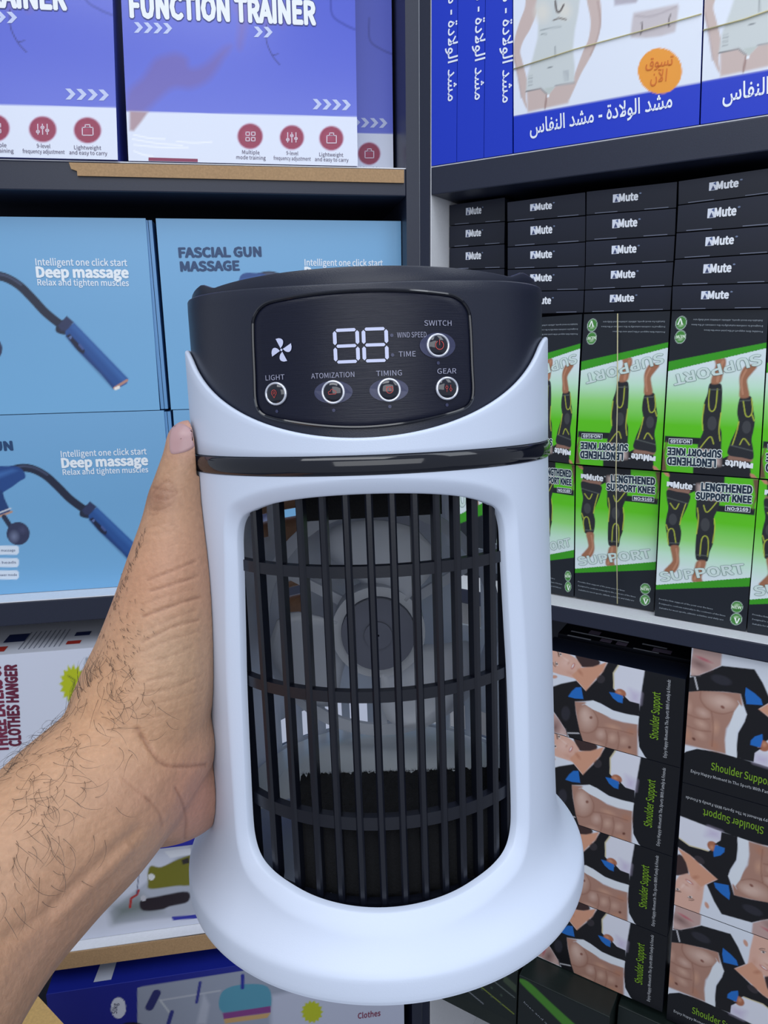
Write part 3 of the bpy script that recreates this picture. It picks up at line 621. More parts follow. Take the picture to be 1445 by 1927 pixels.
ME.flat([(0.10, 0.02), (0.36, 0.02), (0.36, 0.05), (0.10, 0.05)], (110, 116, 136)); ME.flat([(0.66, 0.02), (0.92, 0.02), (0.92, 0.05), (0.66, 0.05)], (110, 116, 136))
rown = ['topmost', 'second from the top', 'third from the top', 'fourth from the top', 'lowest']
coln = {'A': 'in the stack beside the corner upright', 'B': 'in the second stack from the upright', 'C': 'in the stack above the strung knee box', 'D': 'in the stack by the picture edge'}
joff = {'A': KO + .03, 'B': KO + .004, 'C': KO + .003, 'D': KO - .001}
for k, rows in cols.items():
    for i in range(5):
        if k == 'A' and i == 4: pass
        a, b = rows[i], rows[i + 1]; off = joff[k]
        q = [WR.W(*b[0], off), WR.W(*b[1], off), WR.W(*a[1], off), WR.W(*a[0], off)]
        q = [np.array(p) for p in q]; g = 0.0006; q[0][1] += g; q[1][1] += g; q[3][1] -= g; q[2][1] -= g; q[1][0] -= g; q[2][0] -= g
        for p in q: p[0] = max(p[0], .0186)
        j = random.uniform(-0.001, 0.0015)
        e, o = carton('flat_knee_support_box', WR, q, off + j, 0.19, BC, 'flat black box, ' + rown[i] + ' ' + coln[k], 'black knee support boxes lying flat')
        ME.place(e, WR, q, off + j, o)
# column A goes on down behind the cooler as upright boxes
q = [(0.022, KZ + .0018), (0.118, KZ + .0018), (0.118, WR.W(950, 592, KO + .03)[1] - .0015), (0.022, WR.W(820, 592, KO + .03)[1] - .0015)]
e, o = carton('knee_support_box', WR, q, KO + 0.03, 0.05, BC, 'black and green knee box wholly behind the cooler', 'knee support boxes standing face out'); K.place(e, WR, q, KO + 0.03, o)
q = [(0.131, 1.1265), (0.21, 1.1265), (0.205, 1.33), (0.131, 1.33)]

# ------------------------------------------------------------------ shoulder support boxes
SO = 0.012; SW_, SH_ = 0.138, 0.194
lr = [(1290, 1277.7), (1280, 1445), (1265.5, 1612), (1255.5, 1763), (1246, 1905)]
L5 = [WR.W(*p, SO) for p in lr]
def leftq(i):
    a, b = L5[i], L5[i + 1]; return [np.array([b[0] - SH_, b[1] + .0005]), np.array([b[0], b[1] + .0005]), np.array([a[0], a[1] - .0005]), np.array([a[0] - SH_, a[1] - .0005])]
q0 = leftq(0)
S_ = Art(SW_, SH_, 0.0010, (226, 232, 244)); S_.ref([WR.px(*p, SO) for p in (q0[1], q0[2], q0[3], q0[0])], (1030, 1170, 3.482))
SKN, SKL, SKS = (196, 150, 128), (222, 186, 168), (140, 96, 80)
S_.poly([(610, 200), (1000, 250), (1000, 1100), (590, 1100), (700, 940), (640, 885), (602, 820), (592, 720), (600, 600), (612, 450)], (15, 17, 24), curve=False)
# torso with its modelling
S_.poly([(175, 520), (245, 525), (330, 580), (420, 635), (500, 658), (592, 670), (592, 905), (480, 885), (400, 855), (300, 825), (240, 800), (205, 720)], (176, 134, 118), 0.003)
for c, rx, ry, a, col, al in (((260, 640), 70, 90, 0, (218, 186, 172), 0.8), ((245, 600), 45, 60, 0, (228, 198, 184), 0.6), ((350, 735), 42, 45, 0, (214, 180, 166), 0.8), ((425, 760), 40, 42, 0, (212, 174, 156), 0.8), ((500, 780), 42, 38, 0, (210, 172, 154), 0.7), ((430, 690), 70, 26, 0.3, (206, 160, 136), 0.8), ((330, 800), 60, 22, 0.3, (206, 164, 146), 0.7), ((520, 850), 60, 30, 0.2, (196, 144, 118), 0.8), ((550, 720), 50, 36, 0.2, (184, 128, 102), 0.7)):
    S_.ell(c, rx, ry, col, a, soft=0.9, alpha=al)
for p in ([(205, 715), (270, 728), (320, 700), (330, 640), (300, 580)], [(380, 710), (392, 760), (380, 820)], [(462, 720), (470, 780), (455, 850)], [(330, 690), (420, 700), (560, 735)]): S_.line(p, 0.0022, (146, 100, 84), 0.45, curve=True)
S_.ell((286, 627), 13, 12, (140, 92, 80), soft=0.5); S_.ell((538, 822), 14, 12, (110, 66, 54), soft=0.6)
# black support worn over chest and arm
S_.poly([(20, 430), (90, 405), (190, 385), (250, 450), (330, 370), (360, 330), (398, 262), (470, 275), (432, 335), (436, 440), (500, 500), (540, 520), (602, 535), (600, 618), (520, 605), (430, 580), (350, 535), (300, 515), (250, 520), (180, 522), (188, 600), (212, 715), (242, 802), (150, 770), (118, 705), (70, 630), (35, 580)], (20, 20, 26), 0.0012)
S_.poly([(225, 545), (300, 515), (350, 545), (430, 590), (600, 620), (592, 672), (480, 650), (380, 610), (300, 575), (245, 540)], (230, 236, 244), 0.0014)
S_.ell((350, 375), 30, 30, (52, 48, 54), soft=0.2); S_.ell((120, 600), 34, 55, (44, 44, 54), soft=0.3)
S_.line([(118, 728), (205, 730)], 0.0022, (190, 190, 196)); S_.line([(122, 700), (130, 745)], 0.002, (60, 60, 66))
# head of the wearer in the strap corner
S_.poly([(-60, 560), (35, 585), (70, 632), (118, 705), (130, 745), (60, 730), (-60, 690)], (196, 164, 158), 0.002); S_.ell((52, 690), 44, 70, (120, 88, 86), 0.3, soft=0.9, alpha=0.75); S_.ell((18, 660), 14, 50, (190, 112, 120), 0.3, soft=0.6, alpha=0.8); S_.ell((100, 730), 26, 30, (214, 186, 178), 0.3, soft=0.9, alpha=0.7)
# second figure: hair, face, neck
S_.poly([(185, 215), (240, 222), (310, 240), (345, 262), (330, 290), (270, 300), (215, 290), (195, 250)], (62, 44, 44), 0.002, curve=True)
S_.poly([(-60, 170), (30, 178), (80, 188), (140, 210), (190, 240), (225, 290), (205, 330), (180, 372), (120, 355), (80, 345), (35, 330), (-60, 300)], (226, 180, 162), 0.002)
S_.poly([(160, 350), (215, 300), (300, 295), (392, 262), (365, 325), (330, 362), (252, 452), (215, 410)], (218, 160, 132), 0.002)
S_.ell((120, 270), 55, 48, (238, 200, 186), soft=0.9, alpha=0.7); S_.ell((215, 330), 40, 16, (186, 122, 96), 0.9, soft=0.8, alpha=0.6)
for c in ((86, 212), (62, 276)): S_.ell(c, 17, 9, (236, 226, 224), 1.1, soft=0.5, alpha=.9); S_.ell(c, 9, 8, (58, 40, 38), soft=0.6); S_.line([(c[0] - 8, c[1] - 14), (c[0] - 11, c[1]), (c[0] - 6, c[1] + 13)], 0.0009, (70, 46, 42), 0.8, curve=True)
S_.line([(64, 190), (70, 206), (74, 228)], 0.0013, (110, 78, 66), .8, curve=True); S_.line([(38, 266), (42, 282), (52, 294)], 0.0013, (110, 78, 66), .8, curve=True)
S_.ell((140, 268), 22, 10, (206, 150, 132), -1.1, soft=0.9, alpha=.8); S_.ell((122, 246), 40, 9, (246, 216, 204), .6, soft=0.9, alpha=.6)
S_.ell((168, 290), 27, 12, (188, 92, 92), -1.1, soft=0.5); S_.ell((167, 289), 19, 6, (246, 238, 236), -1.1, soft=0.5); S_.ell((150, 335), 40, 18, (212, 158, 138), 0.3, soft=0.9, alpha=.6)
S_.ell((40, 200), 40, 20, (70, 48, 46), 1.2, soft=0.8, alpha=.0)
S_.poly([(-60, 150), (40, 172), (90, 190), (60, 196), (20, 200), (-60, 230)], (74, 52, 48), 0.004, .0)
S_.ell((45, 360), 26, 14, (212, 160, 140), soft=0.4)
S_.poly([(436, 330), (470, 275), (640, 305), (604, 535), (540, 520), (500, 480), (440, 440)], (228, 230, 242), 0.0014); S_.poly([(540, 440), (612, 470), (604, 535), (540, 520)], (206, 196, 224), 0.01, 0.8)
S_.line([(470, 280), (434, 335), (436, 436)], 0.0018, (214, 204, 170))
S_.ell((480, 468), 42, 30, (176, 112, 84), 0.4, soft=0.2); S_.ell((470, 462), 25, 14, (206, 146, 116), 0.4, soft=0.8)
S_.poly([(498, 480), (540, 520), (602, 537), (602, 600), (500, 560)], (20, 20, 26), 0.001)
BLU = (34, 112, 200)
S_.poly([(136, 490), (160, 455), (188, 430), (222, 428), (236, 505), (180, 502)], BLU, 0.001); S_.poly([(404, 460), (440, 465), (496, 485), (492, 533), (462, 525), (430, 500)], BLU, 0.001)
S_.M = None
S_.text('Shoulder Support', (0.25, 0.155), (0.79, 0.155), 0.0105, (120, 164, 36), 0.025)
S_.text('Enjoy Happy Moment In The Sports With Family & Friends', (0.07, 0.093), (0.96, 0.093), 0.0042, (208, 212, 218), 0.0, res=1)
lw = ['topmost', 'second from the top', 'third from the top', 'lowest']
for i in range(4):
    q = leftq(i); e, o = carton('shoulder_support_box', WR, q, SO, 0.05, BC, 'shoulder support box on its side, ' + lw[i] + ' of four beside the cooler', 'shoulder support boxes turned on their side')
    S_.place(e, WR, [q[1], q[2], q[3], q[0]], SO, o)
R4 = [WR.W(*p, SO) for p in ((1295.6, 1217), (1278.4, 1470), (1263, 1700), (1248.5, 1915))]
for i, l in enumerate(('topmost, print upright', 'middle one, print upside down', 'lowest, print upright')):
    a, b = R4[i], R4[i + 1]; du = 0.004
    if i == 0: a = np.array([a[0], min(a[1], 1.1096)])
    q = [b + [du, .0005], b + [SW_, .0005], a + [SW_, -.0005], a + [du, -.0005]]
    e, o = carton('shoulder_support_box', WR, q, SO, 0.05, BC, 'standing shoulder support box at the picture edge, ' + l, 'shoulder support boxes standing at the picture edge')
    S_.place(e, WR, q if i != 1 else [q[2], q[3], q[0], q[1]], SO, o)
# more boxes of the same shape lying behind, their film-wrapped tops just showing
FILM = mat('black_film', (20, 22, 30), 0.12, bump=0.5, scale=90)
GT = MB()
zz = L5[0][1]
fl = empty('shrink_wrapped_bundle', WR.P(0.3, zz - .10, SO + 0.055), 'black film-wrapped bundle behind the sideways shoulder support boxes', 'box'); fo = WR.P(0.3, zz - .10, SO + 0.055)
wbox(MB(), WR, 0.20, 0.392, zz - 0.10, zz + 0.004, SO + 0.054, SO + 0.2).build('film_body', FILM, fl, origin=fo)
st = MB()
for (a, b, c, d, k) in ((.215, .25, .062, .066, 0), (.215, .30, .080, .084, 0), (.262, .278, .066, .078, 1), (.285, .30, .066, .078, 1), (.31, .345, .064, .067, 0), (.318, .352, .085, .089, 0), (.335, .36, .069, .082, 1), (.24, .256, .086, .10, 1)):
    z = zz + 0.0048; st.add([WR.P(a, z, c), WR.P(b, z, c), WR.P(b, z, d), WR.P(a, z, d)], [(0, 1, 2, 3)], k)
st.build('printed_label', [mat('ink_film_pale', (196, 200, 214), 0.2), mat('ink_film_photo', (128, 116, 140), 0.2)], fl, origin=fo)  # pale strips brightened as painted gloss of the film, beside printed patches
# dark green boxes at the foot
GB = mat('dark_green_card', (26, 36, 34), 0.35, var=0.15, scale=40)
zf = L5[4][1]
GA = Art(0.15, 0.10, 0.0015, (24, 32, 34)); GA.M = None
GA.poly([(0.0, .9), (0.10, .97), (0.35, .80), (0.62, .62), (0.9, .45), (1.0, .25), (0.86, .2), (0.6, .42), (0.3, .66)], (70, 132, 44), 0.003, curve=True)
GA.text('knee and ankle sleeve', (0.06, 0.55), (0.62, 0.15), 0.0035, (150, 158, 168), res=1)
for i in range(3): GA.line([(0.3 + i * .12, .12), (0.5 + i * .12, .02)], 0.002, (70, 80, 84))
GX = Art(0.15, 0.10, 0.0015, (24, 34, 34)); GX.M = None
GX.poly([(0.55, .95), (0.78, .86), (0.80, .72), (0.58, .80)], (74, 136, 52), 0.002); GX.poly([(0.84, .84), (1.0, .74), (1.0, .60), (0.84, .70)], (60, 74, 58), 0.003)
for a, b, c in (((.12, .62), (.98, .18), (150, 168, 60)), ((.05, .36), (.6, .08), (150, 156, 166)), ((.35, .86), (.75, .66), (140, 150, 152)), ((.72, .62), (.98, .5), (120, 130, 130))): GA.M = None; GX.line([a, b], 0.0016, c, 0.8)
for i in range(14): GX.ell((0.1 + (i % 7) * .12, 0.55 - (i % 7) * .05 + (i // 7) * .17), .02, .03, (60, 76, 66), soft=0.6)
uu = [0.045, 0.192, 0.337, 0.482]
for i, (l, art) in enumerate((('dark green sleeve box peeping out under the cooler base', GX), ('dark green sleeve box with a bright green swoosh below the sideways boxes', GA), ('dark green sleeve box below the standing boxes at the picture edge', GX))):
    if i == 2: zf = R4[3][1] - .001
    q = [(uu[i] + .002, 0.3915), (uu[i + 1] - .002, 0.3915), (uu[i + 1] - .002, zf - .001), (uu[i] + .002, zf - .001)]
    off = (-0.03, -0.035, 0.0)[i]
    e, o = carton('sleeve_box', WR, q, off, 0.12, GB, l); 
    art.place(e, WR, [(uu[i] + .003, zf - .105), (uu[i + 1] - .003, zf - .105), (uu[i + 1] - .003, zf - .002), (uu[i] + .003, zf - .002)], off, o)
#PART2
# ------------------------------------------------------------------ the air cooler held up in front of the shelves
_t, _q = math.radians(8.42), math.radians(2.1)
aC = np.array([-math.sin(_q) * math.cos(_t), math.cos(_q) * math.cos(_t), -math.sin(_t)])      # its axis in camera space (right, up, forward)
E0 = np.array([(695 - CX) / FPX, (CY - 765) / FPX, 1.0]); E0 /= np.linalg.norm(E0); P0 = E0 * 0.297
_f = -(E0 - (E0 @ aC) * aC); _f /= np.linalg.norm(_f); _rt = np.cross(_f, aC); _rt *= np.sign(_rt[0]); P0 = P0 - (P0 @ aC) * aC
_ro = math.radians(-1.5)
FRC = _f * math.cos(_ro) + _rt * math.sin(_ro); RTC = _rt * math.cos(_ro) - _f * math.sin(_ro)
def c2w(v): return v[0] * CXV + v[1] * CUV + v[2] * CF
AX, FRW, RTW = c2w(aC), c2w(FRC), c2w(RTC); OW = CAM + c2w(P0)
HB_ = -0.198
OB = OW + AX * HB_                                  # middle of the foot
DEV = empty('air_cooler', (0, 0, 0), 'white and black desktop air cooler with a digital panel, held up in a hand', 'air cooler')
DEV.matrix_world = Matrix(((RTW[0], -FRW[0], AX[0], OB[0]), (RTW[1], -FRW[1], AX[1], OB[1]), (RTW[2], -FRW[2], AX[2], OB[2]), (0, 0, 0, 1)))
def DL(p):   # local point (x right, y back, h) to local with the origin at the foot
    p = np.asarray(p, float); q = p.copy(); q[..., 2] = p[..., 2] - HB_; return q
def cyl(phi, h, r):
    phi = np.asarray(phi, float); return DL(np.stack([r * np.sin(phi), -r * np.cos(phi), np.broadcast_to(h, phi.shape) + 0 * phi], -1))
def dpart(mb, name, m, smooth=True, label=None, parent=None, merge=False, kind=None, sharp=35):
    o = mb.build(name, m, parent or DEV, smooth=smooth, merge=merge, sharp=sharp if smooth else None); tag(o, label, kind=kind); return o
WHT = mat('white_plastic', (208, 219, 240), 0.42, bump=0.06, scale=2500, spec=0.5, coat=0.0)
BLP = mat('black_plastic', (27, 32, 50), 0.36, bump=0.10, scale=2500)
BLG = mat('gloss_black', (16, 19, 30), 0.07, bump=0.01, scale=300, spec=0.6)
PAN = mat('brushed_panel', (15, 19, 40), 0.34, spec=0.35, bump=0.18, scale=60, stretch=(2, 2, 60), var=0.12)
GRY = mat('grey_plastic', (226, 230, 238), 0.38, bump=0.05, scale=1200, transl=0.45)
GRT = mat('smoke_plastic', (226, 230, 238), 0.25, bump=0.03, scale=600, transl=0.5)
rad = math.radians
# body profile
PR = np.array([(-.0150, .0718), (-.0225, .0718), (-.06, .0722), (-.10, .0728), (-.14, .0734), (-.155, .0737), (-.165, .0740), (-.170, .0744), (-.1745, .0752), (-.178, .0764), (-.181, .0781), (-.1835, .0802), (-.1855, .0823), (-.1868, .0838), (-.1878, .0846), (-.1892, .0850), (-.193, .0852), (-.1965, .0853), (-.1975, .0849), (-.1980, .0840)])
PR[:, 1] += np.interp(-PR[:, 0], [.03, .12, .165, .19], [0, .0006, .0007, .0010])
def rprof(h):
    return np.interp(-np.asarray(h, float), -PR[:, 0], PR[:, 1])
hh = np.linspace(-.0180, -.1975, 800); rr_ = rprof(hh)
for _ in range(12): rr_[1:-1] = (rr_[:-2] + rr_[1:-1] * 2 + rr_[2:]) / 4
def rsm(h): return np.interp(-np.asarray(h, float), -hh, rr_)
# opening contour in (phi, h)
ctl = [(0, -.0277), (14, -.0284), (26, -.0304), (35, -.0335), (40, -.0368), (42.4, -.0430), (42.9, -.055), (43.8, -.08), (44.5, -.10), (44.8, -.13), (44.8, -.150), (44.0, -.1585), (41.3, -.1645), (36, -.1678), (28, -.1702), (20, -.1720), (10, -.1732), (0, -.1736)]
loop = [(rad(a), b) for a, b in ctl] + [(rad(-a), b) for a, b in ctl[-2:0:-1]]
CT = smooth_loop(loop, 10)
hc_, sx_, sy_ = -0.100, 0.80, 0.075
def ang_of(p, h): return np.arctan2((h - hc_) / sy_, p / sx_)
ca_ = ang_of(CT[:, 0], CT[:, 1]); o_ = np.argsort(ca_); ca_s, CTs = ca_[o_], CT[o_]
def contour_at(a):
    aa = np.r_[ca_s[-3:] - 2 * PI, ca_s, ca_s[:3] + 2 * PI]; cc = np.r_[CTs[-3:], CTs, CTs[:3]]
    return np.stack([np.interp(a, aa, cc[:, 0]), np.interp(a, aa, cc[:, 1])], -1)
PH = np.radians(np.arange(-64, 64.01, 1.0)); HT, HBm = -.0214, -.1860
HS = np.linspace(HT, HBm, 111)
per = [(p, HT) for p in PH[:-1]] + [(PH[-1], h) for h in HS[:-1]] + [(p, HBm) for p in PH[::-1][:-1]] + [(PH[0], h) for h in HS[::-1][:-1]]
per = np.array(per); cn = contour_at(ang_of(per[:, 0], per[:, 1]))
R_ = 0.073; dv = per - cn; dist = np.hypot(dv[:, 0] * R_, dv[:, 1]); un = dv / dist[:, None]
rows = []
def srf(ph, inset):
    r = rsm(ph[:, 1]) - inset; return cyl(ph[:, 0], ph[:, 1], r)
rows.append(cyl(cn[:, 0], cn[:, 1], rsm(cn[:, 1]) - 0.0056)); rows.append(srf(cn, 0.0031))
CHW = 0.0054
for d in (0.0003, 0.0008, 0.0014, 0.0020, 0.0027, 0.0034, 0.0041, 0.0047, CHW, 0.0062):
    dd = np.minimum(d, dist * 0.8); ins = 0.0029 * np.clip(1 - dd / CHW, 0, 1) ** 1.35
    rows.append(srf(cn + un * dd[:, None], ins))
for t in (0.12, 0.25, 0.4, 0.55, 0.7, 0.85, 1.0):
    d0 = np.minimum(0.0062, dist * 0.8); dd = d0 + (dist - d0) * t; rows.append(srf(cn + un * dd[:, None], 0))
mb = MB(); mb.grid(rows, wrap=True)
for a0, a1, h0, h1 in ((64, 104, HT, HBm), (256, 296, HT, HBm), (104, 256, HT, -.030), (104, 256, -.1720, HBm)):
    bp_ = np.radians(np.arange(a0, a1 + .01, 2.0)); mb.grid([cyl(bp_, h, rsm(h)) for h in np.unique(np.r_[HS[(HS < h0) & (HS > h1)], h0, h1])[::-1]])
fp = np.radians(np.concatenate([np.arange(-64, 64, 1.0), np.arange(64, 296, 2.0)]))
low = [HBm, -.1865, -.1870, -.1875, -.188, -.1885, -.189, -.190, -.192, -.194, -.196, -.1966, -.197, -.1974, -.1977]
mb.grid([cyl(fp, h, rsm(h)) for h in low] + [cyl(fp, -.1980, .0825), cyl(fp, -.1980, .06), cyl(fp, -.1980, .001)], wrap=True)
dpart(mb, 'body_shell', WHT, merge=True, sharp=50, label='white plastic body with a wide front opening and flared foot')
# collar above the band, with its dipping rim
def hcut(p):
    a = np.abs((np.asarray(p) + PI) % (2 * PI) - PI); return np.where(a < 1.1, -.0095 + .0235 * a * a, .0189 + .006 * (1 - np.exp(-(a - 1.1) * 8.6)))
fp2 = np.radians(np.arange(0, 360, 2.0)); hcu = hcut(fp2); mb = MB(); g = []
for r, k in ((.0698, 0), (.0698, 1.0), (.0700, 2.0), (.0705, 2.7), (.0711, 2.7), (.0716, 2.2), (.0718, 1.2)):
    g.append(cyl(fp2, -.0145 if k == 0 else hcu + (k - 2.7) * .0006, r))
g += [cyl(fp2, -.0148 + (hcu + .0148) * t, .0718) for t in (.8, .6, .4, .2, 0)] + [cyl(fp2, -.0150, .0716), cyl(fp2, -.0150, .0698)]
mb.grid(g, wrap=True); dpart(mb, 'collar', WHT, merge=True, sharp=60, label='white collar whose rim dips under the control panel')
# glossy band
mb = MB(); prof = [(-.0152, .0700), (-.0152, .0718), (-.0156, .0723), (-.0170, .0727), (-.0185, .0728), (-.0200, .0726), (-.0210, .0722), (-.0214, .0717), (-.0214, .0700)]
mb.grid([cyl(fp2, h, r) for h, r in prof], wrap=True); dpart(mb, 'band', BLG, merge=True, sharp=60, label='glossy black band')
# black head
def htop(p): return .0382 + .004 * np.sin(p) ** 2
ht = htop(fp2); mb = MB()
mb.grid([cyl(fp2, -.016, .0694)] + [cyl(fp2, -.016 + (ht + .016) * t, .0694 + .0002 * t) for t in (.25, .5, .75, .93)] + [cyl(fp2, ht - .0006, .0695), cyl(fp2, ht - .0002, .0693), cyl(fp2, ht, .0689), cyl(fp2, ht, .0672), cyl(fp2, ht - .003, .067)], wrap=True)
dpart(mb, 'head', BLP, merge=True, sharp=50, label='matt black head')
def hlid(p):
    a = np.degrees(np.abs((np.asarray(p) + PI) % (2 * PI) - PI))
    base = .0434 - .0011 * (np.minimum(a, 49) / 49.0) ** 2
    return np.where(a < 49, base, np.where(a < 57,   .0423 + .0027 * (a - 49) / 8, np.where(a < 75, .0450 - .001 * (a - 57) / 18, .0442)))
hl = hlid(fp2); mb = MB()
mb.grid([cyl(fp2, .030, .0676), cyl(fp2, ht + .0005, .0677), cyl(fp2, hl - .0006, .0677), cyl(fp2, hl - .0001, .0674), cyl(fp2, hl, .0668), cyl(fp2, hl - .0004, .0660), cyl(fp2, .0395, .063), cyl(fp2, .0390, .03), cyl(fp2, .0388, .001)], wrap=True)
dpart(mb, 'lid', BLP, merge=True, sharp=40, label='black lid with a raised bowed rim')
# control panel
pc = [(0, .0356), (10, .0354), (20, .0346), (26, .0335), (29.5, .0300), (30.3, .0245), (30.6, .012), (30.8, .004), (29.8, .0002), (27, -.0019), (20, -.0038), (10, -.0056), (0, -.0063)]
pl = smooth_loop([(rad(a), b) for a, b in pc] + [(rad(-a), b) for a, b in pc[-2:0:-1]], 6)
mb = MB(); cen = np.array([0, .0145]); g = []
for t in (1.0, .97, .9, .75, .6, .45, .3, .15, .02): q = cen + (pl - cen) * t; g.append(cyl(q[:, 0], q[:, 1], .06985 if t < 1 else .0692))
mb.grid(g, wrap=True); CP = dpart(mb, 'control_panel', PAN, merge=True, sharp=60, label='brushed dark control panel')
tp = cyl(pl[:, 0], pl[:, 1], .06985)
dpart(MB().tube([Vector(p) for p in tp], .00055, 6, closed=True), 'panel_trim', BLG, parent=DEV)
PRr = .0699
def pp(x, h, r=PRr): return cyl(np.asarray(x, float) / .07, np.asarray(h, float), r)   # x: arc length on the panel
def flat(mb, pts, r=PRr, mi=0): pts = np.array(pts, float); mb.add(pp(pts[:, 0], pts[:, 1], r), [list(range(len(pts)))], mi)
def strip(mb, pts, wd, r=PRr, mi=0, closed=False):
    p = np.array(pts, float); n = len(p); L = []
    for i in range(n):
        a = p[(i - 1) % n] if closed or i else p[i]; b = p[(i + 1) % n] if closed or i < n - 1 else p[i]; t = (b - a) / (np.hypot(*(b - a)) + 1e-12); nn = np.array([-t[1], t[0]]) * wd / 2; L.append((p[i] + nn, p[i] - nn))
    if closed: L.append(L[0])
    G1 = np.array([[a, b] for a, b in L]); mb.grid(pp(G1[..., 0], G1[..., 1], r), mi)
LAV = mat('display_lavender', (206, 212, 244), 0.45); LBL = mat('panel_ink', (158, 160, 184), 0.5); RED = mat('icon_red', (196, 74, 70), 0.5); HAL = mat('halo_print', (56, 60, 92), 0.35)
CHR = mat('bright_ring', (222, 226, 240), 0.18, metal=0.55); LEN = mat('button_lens', (14, 18, 34), 0.05, spec=0.8)
deg2x = lambda d: rad(d) * .07
# seven-segment figures
for cx_ in (-.0046, .0044):
    mb = MB(); W2, H2, T2 = .0041, .0054, .00115
    def seg(p): flat(mb, [(cx_ + a, .0191 + b) for a, b in p], .07015)
    g_ = .00018; c_ = T2 / 2
    for yb in (H2 - c_, 0.0, -H2 + c_): seg([(-W2 + 2 * g_ + c_, yb), (-W2 + c_ * 2 + g_, yb + c_ - g_ * .5), (W2 - c_ * 2 - g_, yb + c_ - g_ * .5), (W2 - 2 * g_ - c_, yb), (W2 - c_ * 2 - g_, yb - c_ + g_ * .5), (-W2 + c_ * 2 + g_, yb - c_ + g_ * .5)])
    for xb in (-W2 + c_, W2 - c_):
        for y0, y1 in ((g_ + c_ * .3, H2 - c_ - g_), (-H2 + c_ + g_, -g_ - c_ * .3)): seg([(xb, y0), (xb + c_, y0 + c_), (xb + c_, y1 - c_), (xb, y1), (xb - c_, y1 - c_), (xb - c_, y0 + c_)])
    dpart(mb, 'display_digit', LAV, smooth=False, label='lavender seven-segment figure eight', kind='stuff')
# fan symbol
mb = MB(); fx, fh = deg2x(-21.4), .0190
for k in range(4):
    a0 = rad(28 + 90 * k); pts = []
    d = np.array([math.cos(a0), math.sin(a0)]); n_ = np.array([-d[1], d[0]])
    pts.append(d * .0006); pts.append(d * .0040)
    for s_ in np.linspace(1, 0, 10)[1:-1]:
        pts.append(d * (.0006 + .0034 * s_) - n_ * .0020 * math.sin(PI * s_) ** 0.6)
    flat(mb, [(fx + p[0], fh + p[1]) for p in pts], .07015)
flat(mb, [(fx + .0004 * math.cos(a), fh + .0004 * math.sin(a)) for a in np.linspace(0, 2 * PI, 9)[:-1]], .07015)
dpart(mb, 'fan_symbol', LAV, smooth=False, label='lavender four-bladed fan symbol', kind='stuff')
def ptext(body, x0, x1, h, cap=.0016, name='lettering'):
    V, F, asp = text_geo(body, 0.0, 3); q = V.copy(); x = x0 + q[:, 0] * (x1 - x0); y = h + q[:, 1] * cap
    o = dpart(MB().add(pp(x, y, .07018), F), name, LBL, smooth=False, parent=CP); o['kind'] = 'stuff'
def at_px(x, y, r=.07):
    # the panel position seen at a point of the photograph
    h, ph = 0.01, 0.0
    def prj(h, ph):
        v = P0 + aC * h + FRC * r * math.cos(ph) + RTC * r * math.sin(ph); return np.array([CX + FPX * v[0] / v[2], CY - FPX * v[1] / v[2]])
    for _ in range(30):
        q = prj(h, ph) - [x, y]; J = np.stack([(prj(h + 1e-5, ph) - prj(h, ph)) / 1e-5, (prj(h, ph + 1e-5) - prj(h, ph)) / 1e-5], 1); d = np.linalg.solve(J, q); h -= d[0]; ph -= d[1]
    return ph * .07, h
for b, xa, xb, y in (('SWITCH', 798, 849, 613), ('WIND SPEED', 747, 802, 635), ('TIME', 750, 782, 671), ('LIGHT', 500.5, 536, 715), ('ATOMIZATION', 586, 667, 711), ('TIMING', 708, 756, 707), ('GEAR', 822.5, 858, 703)):
    a, h0 = at_px(xa, y + 1); c, h1 = at_px(xb, y - 1); ptext(b, a, c, (h0 + h1) / 2)
def circle(x, h, r, n=24, a0=0.0, a1=2 * PI): return [(x + r * math.cos(a), h + r * math.sin(a)) for a in np.linspace(a0, a1, n + 1)[:-1 if a1 - a0 > 6.2 else None]]
